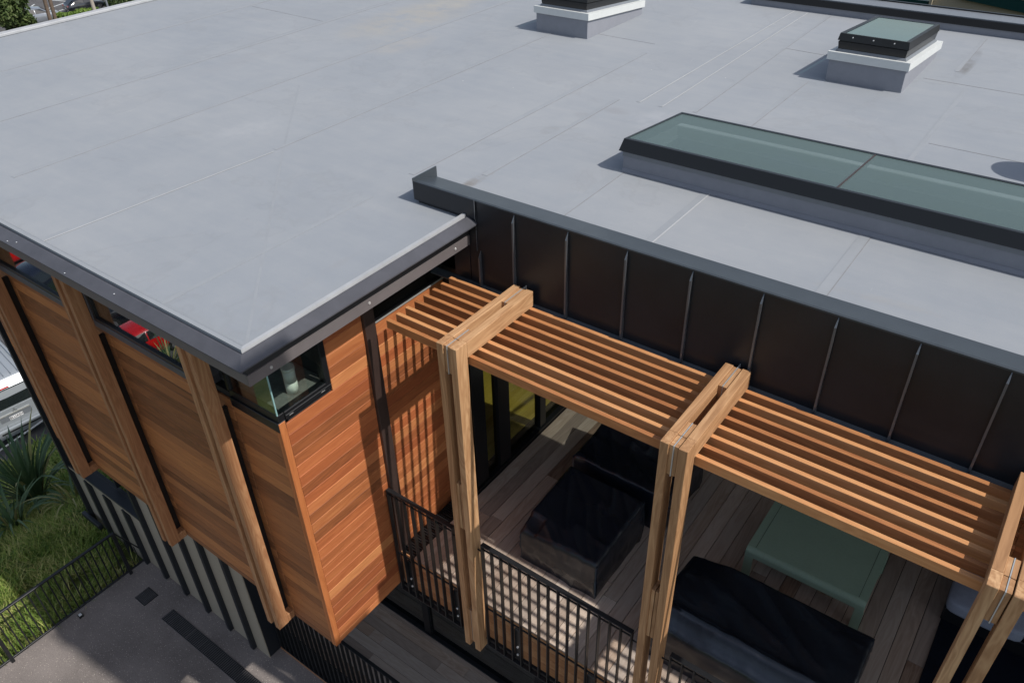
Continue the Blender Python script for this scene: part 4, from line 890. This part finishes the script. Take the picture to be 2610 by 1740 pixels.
def car(x, y, z, rz, paint, label, kind='hatch', sc=1.12, plate=True, group='cars in the car park'):
    """local +x is the rear of the vehicle"""
    e = empty(('van' if kind == 'van' else 'parked_car'), (x, y, z), rz, cat=('van' if kind == 'van' else 'car'), label=label, group=group)
    M = WM[e] @ Matrix.Scale(sc, 4)
    W_ = .88 if kind == 'hatch' else .92
    # stations along the length: (x, z_sill, z_belt, z_roof, half width at belt, half width at roof)
    if kind == 'hatch':
        st = [(-2.10, .30, .55, .60, .62, .50), (-2.02, .22, .66, .70, .80, .66), (-1.60, .20, .82, .86, .86, .74), (-.95, .20, .90, .96, .88, .72), (-.35, .20, .92, 1.38, .88, .60), (.30, .20, .93, 1.45, .88, .62), (1.20, .20, .95, 1.40, .88, .60), (1.62, .22, .96, 1.20, .87, .62), (1.95, .26, .93, .99, .84, .70), (2.05, .32, .80, .84, .76, .66)]
    else:
        st = [(-2.45, .35, .60, .70, .70, .62), (-2.35, .26, .85, .92, .86, .74), (-1.75, .24, 1.05, 1.12, .93, .82), (-1.15, .24, 1.12, 1.85, .94, .74), (-.6, .24, 1.14, 1.96, .94, .78), (1.9, .24, 1.14, 1.98, .94, .80), (2.28, .26, 1.14, 1.94, .93, .78), (2.40, .30, 1.12, 1.72, .92, .80), (2.47, .34, 1.05, 1.15, .90, .85)]
    rings = []
    for (X, zs, zb, zr, wb, wr) in st:
        r = [(-wb*.94, zs), (-wb, zs+.12), (-wb*1.01, (zs+zb)/2), (-wb, zb), (-(wb*.35+wr*.65), zb+(zr-zb)*.62), (-wr, zr-.05 if zr-zb > .1 else zr-.01), (-wr*.75, zr), (0, zr+.02), (wr*.75, zr), (wr, zr-.05 if zr-zb > .1 else zr-.01), (wb*.35+wr*.65, zb+(zr-zb)*.62), (wb, zb), (wb*1.01, (zs+zb)/2), (wb, zs+.12), (wb*.94, zs)]
        rings.append([(X, a, b) for a, b in r])
    body = loft('body', rings, paint, e, M)
    def side(name, pts, m, off=.012):
        for s in (-1, 1):
            P = [(a, s*b, c) for a, b, c in pts]; P = P if s > 0 else P[::-1]
            quad(name, [M @ Vector((p[0], p[1]+s*off, p[2])) for p in P], m, e)
    def wy(zz, zb, zr, wb, wr):
        u = (zz-zb)/(zr-zb); return wb+(wr-wb)*min(1, u/.62)*.65+(wr-wb)*.35*max(0, (u-.62)/.38)
    if kind == 'hatch':
        side('side_window', [(-.72, wy(.98, .92, 1.4, .88, .6), .99), (.22, wy(.98, .93, 1.45, .88, .62), .99), (.22, wy(1.34, .93, 1.45, .88, .62), 1.34), (-.28, wy(1.32, .92, 1.4, .88, .6), 1.30)], M_CGLASS, .025)
        side('side_window', [(.28, wy(.98, .93, 1.45, .88, .62), .99), (1.35, wy(1.0, .95, 1.38, .88, .6), 1.01), (1.15, wy(1.28, .95, 1.38, .88, .6), 1.29), (.28, wy(1.34, .93, 1.45, .88, .62), 1.34)], M_CGLASS, .025)
        quad('windscreen', [M @ Vector(v) for v in ((-1.0, -.64, .99), (-.40, -.54, 1.39), (-.40, .54, 1.39), (-1.0, .64, .99))][::-1], M_CGLASS, e, .01)
        quad('rear_window', [M @ Vector(v) for v in ((1.90, -.58, 1.05), (1.90, .58, 1.05), (1.32, .52, 1.40), (1.32, -.52, 1.40))], M_CGLASS, e, .01)
        ax_ = (-1.32, 1.25); rr = .32; rearx = 2.06; lz = (.78, .98)
        tl = [(1.93, .70, .80), (2.00, .55, .80), (1.97, .58, .98), (1.88, .74, .98)]
    else:
        side('side_window', [(-1.25, .92, 1.20), (-.25, .93, 1.20), (-.25, .84, 1.72), (-.95, .84, 1.68)], M_CGLASS, .03); side('side_window', [(-.15, .93, 1.20), (2.1, .93, 1.20), (2.1, .84, 1.72), (-.15, .84, 1.72)], M_CGLASS, .03)
        quad('windscreen', [M @ Vector(v) for v in ((-1.80, -.74, 1.14), (-1.20, -.64, 1.82), (-1.20, .64, 1.82), (-1.80, .74, 1.14))][::-1], M_CGLASS, e, .01)
        # tailgate details
        quad('rear_window', [M @ Vector(v) for v in ((2.492, -.72, 1.23), (2.492, .72, 1.23), (2.372, .66, 1.74), (2.372, -.66, 1.74))], M_CGLASS, e, .02)
        quad('spoiler', [M @ Vector(v) for v in ((2.47, -.76, 1.80), (2.47, .76, 1.80), (2.28, .74, 1.99), (2.28, -.74, 1.99))], M_GREYP, e, .05)
        bl = [(2.478, -.15, 1.815), (2.478, .15, 1.815), (2.472, .15, 1.85), (2.472, -.15, 1.85)]; quad('brake_light', [M @ Vector(v) for v in bl], M_LAMP, e, .02)
        box_l = lambda n, a, b, c, d, f, g, m: mobj(n, [M @ Vector(v) for v in [(q_, p_, o_) for o_ in (f, g) for p_ in (c, d) for q_ in (a, b)]], [(0, 2, 3, 1), (4, 5, 7, 6), (0, 1, 5, 4), (2, 6, 7, 3), (0, 4, 6, 2), (1, 3, 7, 5)], m, e)
        box_l('tailgate', 2.44, 2.487, -.80, .80, .62, 1.17, M_SILVER); box_l('number_plate_garnish', 2.488, 2.505, -.40, .40, .985, 1.03, M_FLITCH)
        box_l('plate_recess', 2.4875, 2.492, -.42, .42, .80, .98, M_GREYP)
        box_l('bumper', 2.42, 2.60, -.90, .90, .36, .60, M_SILVER); box_l('bumper_step', 2.601, 2.612, -.55, .55, .50, .545, M_PLAST)
        box_l('roof_rail', -.9, 2.2, .70, .73, 1.985, 2.02, M_SILVER); box_l('roof_rail', -.9, 2.2, -.73, -.70, 1.985, 2.02, M_SILVER)
        for k in range(7): box_l('roof_rib', -.7, 2.15, -.57+k*.19-.006, -.57+k*.19+.006, 1.985, 2.008, M_GREYP)
        for s in (-1, 1): box_l('tail_light', 2.40, 2.49, s*.80, s*.925, .66, 1.12, M_LAMP)
        # three-diamond badge
        for an in (90, 210, 330):
            a_ = math.radians(an); c_ = Vector((0, math.cos(a_), math.sin(a_))); n_ = Vector((0, -math.sin(a_), math.cos(a_)))
            o_ = Vector((2.500, .02, 1.085)); quad('badge', [M @ (o_+c_*0), M @ (o_+c_*.036+n_*.018), M @ (o_+c_*.072), M @ (o_+c_*.036-n_*.018)], M_RIM, e, .004)
        ax_ = (-1.55, 1.45); rr = .33; rearx = 2.50; tl = None
    for X in ax_:
        for s in (-1, 1):
            yo = s*(W_-.10); p = M @ Vector((X, yo-s*.10, rr)); q_ = M @ Vector((X, yo+s*.115, rr)); q2 = M @ Vector((X, yo+s*.128, rr))
            w_ = cyl('wheel', p, q_, rr*sc, M_TYRE, e, 20); cyl('rim', q_, q2, rr*.64*sc, M_RIM, w_, 12)
    if kind == 'hatch':
        side('tail_light', tl, M_LAMP, .01)
        side('head_light', [(-2.06, .50, .58), (-1.85, .80, .60), (-1.80, .78, .76), (-2.0, .55, .70)], M_HLAMP, .02)
        quad('rear_lamp_bar', [M @ Vector(v) for v in ((2.062, -.74, .78), (2.062, -.44, .78), (2.03, -.46, .95), (1.99, -.76, .95))], M_LAMP, e, .01)
        quad('rear_lamp_bar', [M @ Vector(v) for v in ((2.062, .44, .78), (2.062, .74, .78), (1.99, .76, .95), (2.03, .46, .95))], M_LAMP, e, .01)
    if plate:
        zz = .86 if kind == 'van' else .62; xx = 2.496 if kind == 'van' else 2.075
        quad('number_plate', [M @ Vector(v) for v in ((xx, -.18, zz-.055), (xx, .18, zz-.055), (xx, .18, zz+.055), (xx, -.18, zz+.055))], M_PLATE, e, .006)
        if kind == 'van':
            cu = bpy.data.curves.new('plate', 'FONT'); cu.body = 'BLUASH'; cu.align_x = 'CENTER'; cu.align_y = 'CENTER'; cu.size = .125; cu.extrude = .001
            to = bpy.data.objects.new('tmp', cu); COL.objects.link(to); bpy.context.view_layer.update()
            me = bpy.data.meshes.new_from_object(to.evaluated_get(bpy.context.evaluated_depsgraph_get())); bpy.data.objects.remove(to)
            me.materials.clear(); me.materials.append(M_INK)
            R = Matrix(((0, 0, 1, 0), (.78, 0, 0, 0), (0, 1, 0, 0), (0, 0, 0, 1)))
            link(bpy.data.objects.new('plate_text', me), e, M @ Matrix.Translation((xx+.003, 0, zz)) @ R)
    return e
vc = P_at(57, 1064, z=GP+.87*1.32)
car(vc.x-2.49*1.32-.3, vc.y+.34, GP, math.radians(-7), M_SILVER, 'silver people carrier van parked nose out, rear seen past the cedar box', 'van', sc=1.32)
wa, wb = P_at(199, 36, z=GP), P_at(256, 24, z=GP); wv_ = (wa-wb).normalized(); wc = (wa+wb)/2; hsc = (wa-wb).length/2.57; away = Vector((-wv_.y, wv_.x, 0)); away = away if away.dot(wc-CAM) > 0 else -away
wc = wc+away*.84*hsc+wv_*.03
car(wc.x, wc.y, GP, math.atan2(wv_.y, wv_.x), M_BLACKP, 'black hatchback parked by the hedge in the top left corner', sc=hsc)
g_ = P_at(84, 68, z=GP); car(g_.x-.6, g_.y+1.0, GP, math.radians(-100), M_GREYP, 'pale grey car half hidden by the bushy tree', 'hatch')
car(-25.3, -9.9, GP, math.radians(-80), M_RED, 'bright red car reflected in the strip window', 'hatch', plate=False, sc=1.0)
car(-28.3, -11.8, GP, math.radians(-75), M_BLACKP, 'black car parked beyond the red one', 'hatch', plate=False)
car(-34.0, -10.3, GP, math.radians(70), M_BLUE, 'dark blue car beside the grass verge', 'hatch', plate=False)
car(-38.5, -10.2, GP, math.radians(85), M_RED, 'far red car at the end of the row', 'hatch', plate=False)
for p, q in (((106, 28), (156, 11)), ((117, 38), (154, 27)), ((131, 47), (158, 38)), ((125, 0), (158, 3)), ((262, 8), (272, 10)), ((60, 30), (75, 20))):
    a, b = P_at(*p, z=GP+.006), P_at(*q, z=GP+.006); d = (b-a).normalized(); n = Vector((-d.y, d.x, 0))*.09; b = b+d*1.5
    o = quad('parking_line', [a-n, b-n, b+n, a+n], M_WHITE, None, .003); o['kind'] = 'structure'
vg = mobj('grass_verge', [(-36.5, -17, GP+.02), (-30.5, -17, GP+.02), (-30.5, -7.8, GP+.02), (-36.5, -7.8, GP+.02)], [(0, 1, 2, 3)], M_HEDGE); vg['kind'] = 'structure'
flax(-22.6, -9.7, 40, 1.8, 'flax at the foot of the bank beside the red car', .15, 9)
# rail in front of the van
br = empty('barrier_rail', (-19.6, 2.5, GP), cat='barrier', label='low grey pipe barrier in front of the silver van')
pA, pB = P_at(-60, 1190, z=GP+.75), P_at(140, 1050, z=GP+.75)
cyl('rail', pA, pB, .04, M_FLITCH, br, 8)
for u in (.15, .55, .9): p = pA.lerp(pB, u); cyl('post', (p.x, p.y, GP-.2), p, .035, M_FLITCH, br, 8)

# ------------------------------------------------------------------ NEIGHBOUR HOUSE, OUT-OF-FRAME ROOF VENT, ADDED SHADE BLOCKER
M_BEIGE = plain('beige_render', (0.42, 0.36, 0.26), 0.85, nz=0.05, nsc=8)
M_GREEN = plain('dark_green_paint', (0.006, 0.045, 0.04), 0.4)
M_CORR = plain('corrugated_roof', (0.42, 0.41, 0.37), 0.5, metal=0.2, nz=0.1)
nh = empty('house', (5, 18.5, -4.5), cat='house', label='beige neighbouring house with dark green barge board and corrugated roof')
box('wall', 1.25, 12, 17.0, 17.2, -4.5, 3.6, M_BEIGE, nh); box('wall', 1.25, 1.45, 17.21, 22, -4.5, 2.8, M_BEIGE, nh)
quad('barge_board', [(1.75, 16.88, 3.185), (8, 16.88, 2.56), (8, 16.88, 2.78), (1.75, 16.88, 3.405)], M_GREEN, nh, .04)
quad('eaves_soffit', [(1.75, 16.90, 3.25), (8, 16.90, 2.62), (8, 17.0, 2.62), (1.75, 17.0, 3.25)], M_GREEN, nh, .02)
V, Fc = [], []
for k in range(120):
    x = 1.75+k*.055; z = 3.42-(x-1.75)*.10
    V += [(x, 16.86, z+(.012 if k % 2 else 0)), (x, 22, z+.5+(.012 if k % 2 else 0))]
    if k: Fc.append((2*k-2, 2*k, 2*k+1, 2*k-1))
mobj('roof', V, Fc, M_CORR, nh)
box('green_frame', -.8, 1.24, 16.95, 17.05, 2.93, 3.05, M_GREEN, nh); box('glazed_porch', -.8, 1.24, 17.06, 17.2, -4.5, 2.92, M_FRAME, nh)
box('downpipe', 1.245, 1.30, 16.9, 16.99, -4.5, 3.4, M_BEIGE, nh)
vt = empty('roof_vent', (5.25, 6.15, 4.0), cat='roof vent', label='round roof vent just outside the right edge, casting the curved shadow')
cyl('vent_pipe', (5.28, 6.10, 4.0), (5.28, 6.10, 4.55), .13, M_FLASHGREY, vt, 20); cyl('vent_cowl', (5.28, 6.10, 4.55), (5.28, 6.10, 4.98), .30, M_FLASHGREY, vt, 28, r2=.24)
cn = empty('shade_blocker', (7.5, .5, -4.5), cat='shade_blocker', label='unseen tall block added outside the right edge to shade the yard')
box('blocker_base', 7.32, 7.68, .502, 1.14, -4.5, 8.25, M_FASC, cn, .01); box('stack', 7.32, 7.68, -.035, .50, -4.5, 11.95, M_FASC, cn, .01); box('cap', 7.28, 7.72, -.07, .47, 11.952, 12.03, M_FASC, cn, .01)  # unseen boxes put in only to cast shade on the yard asphalt
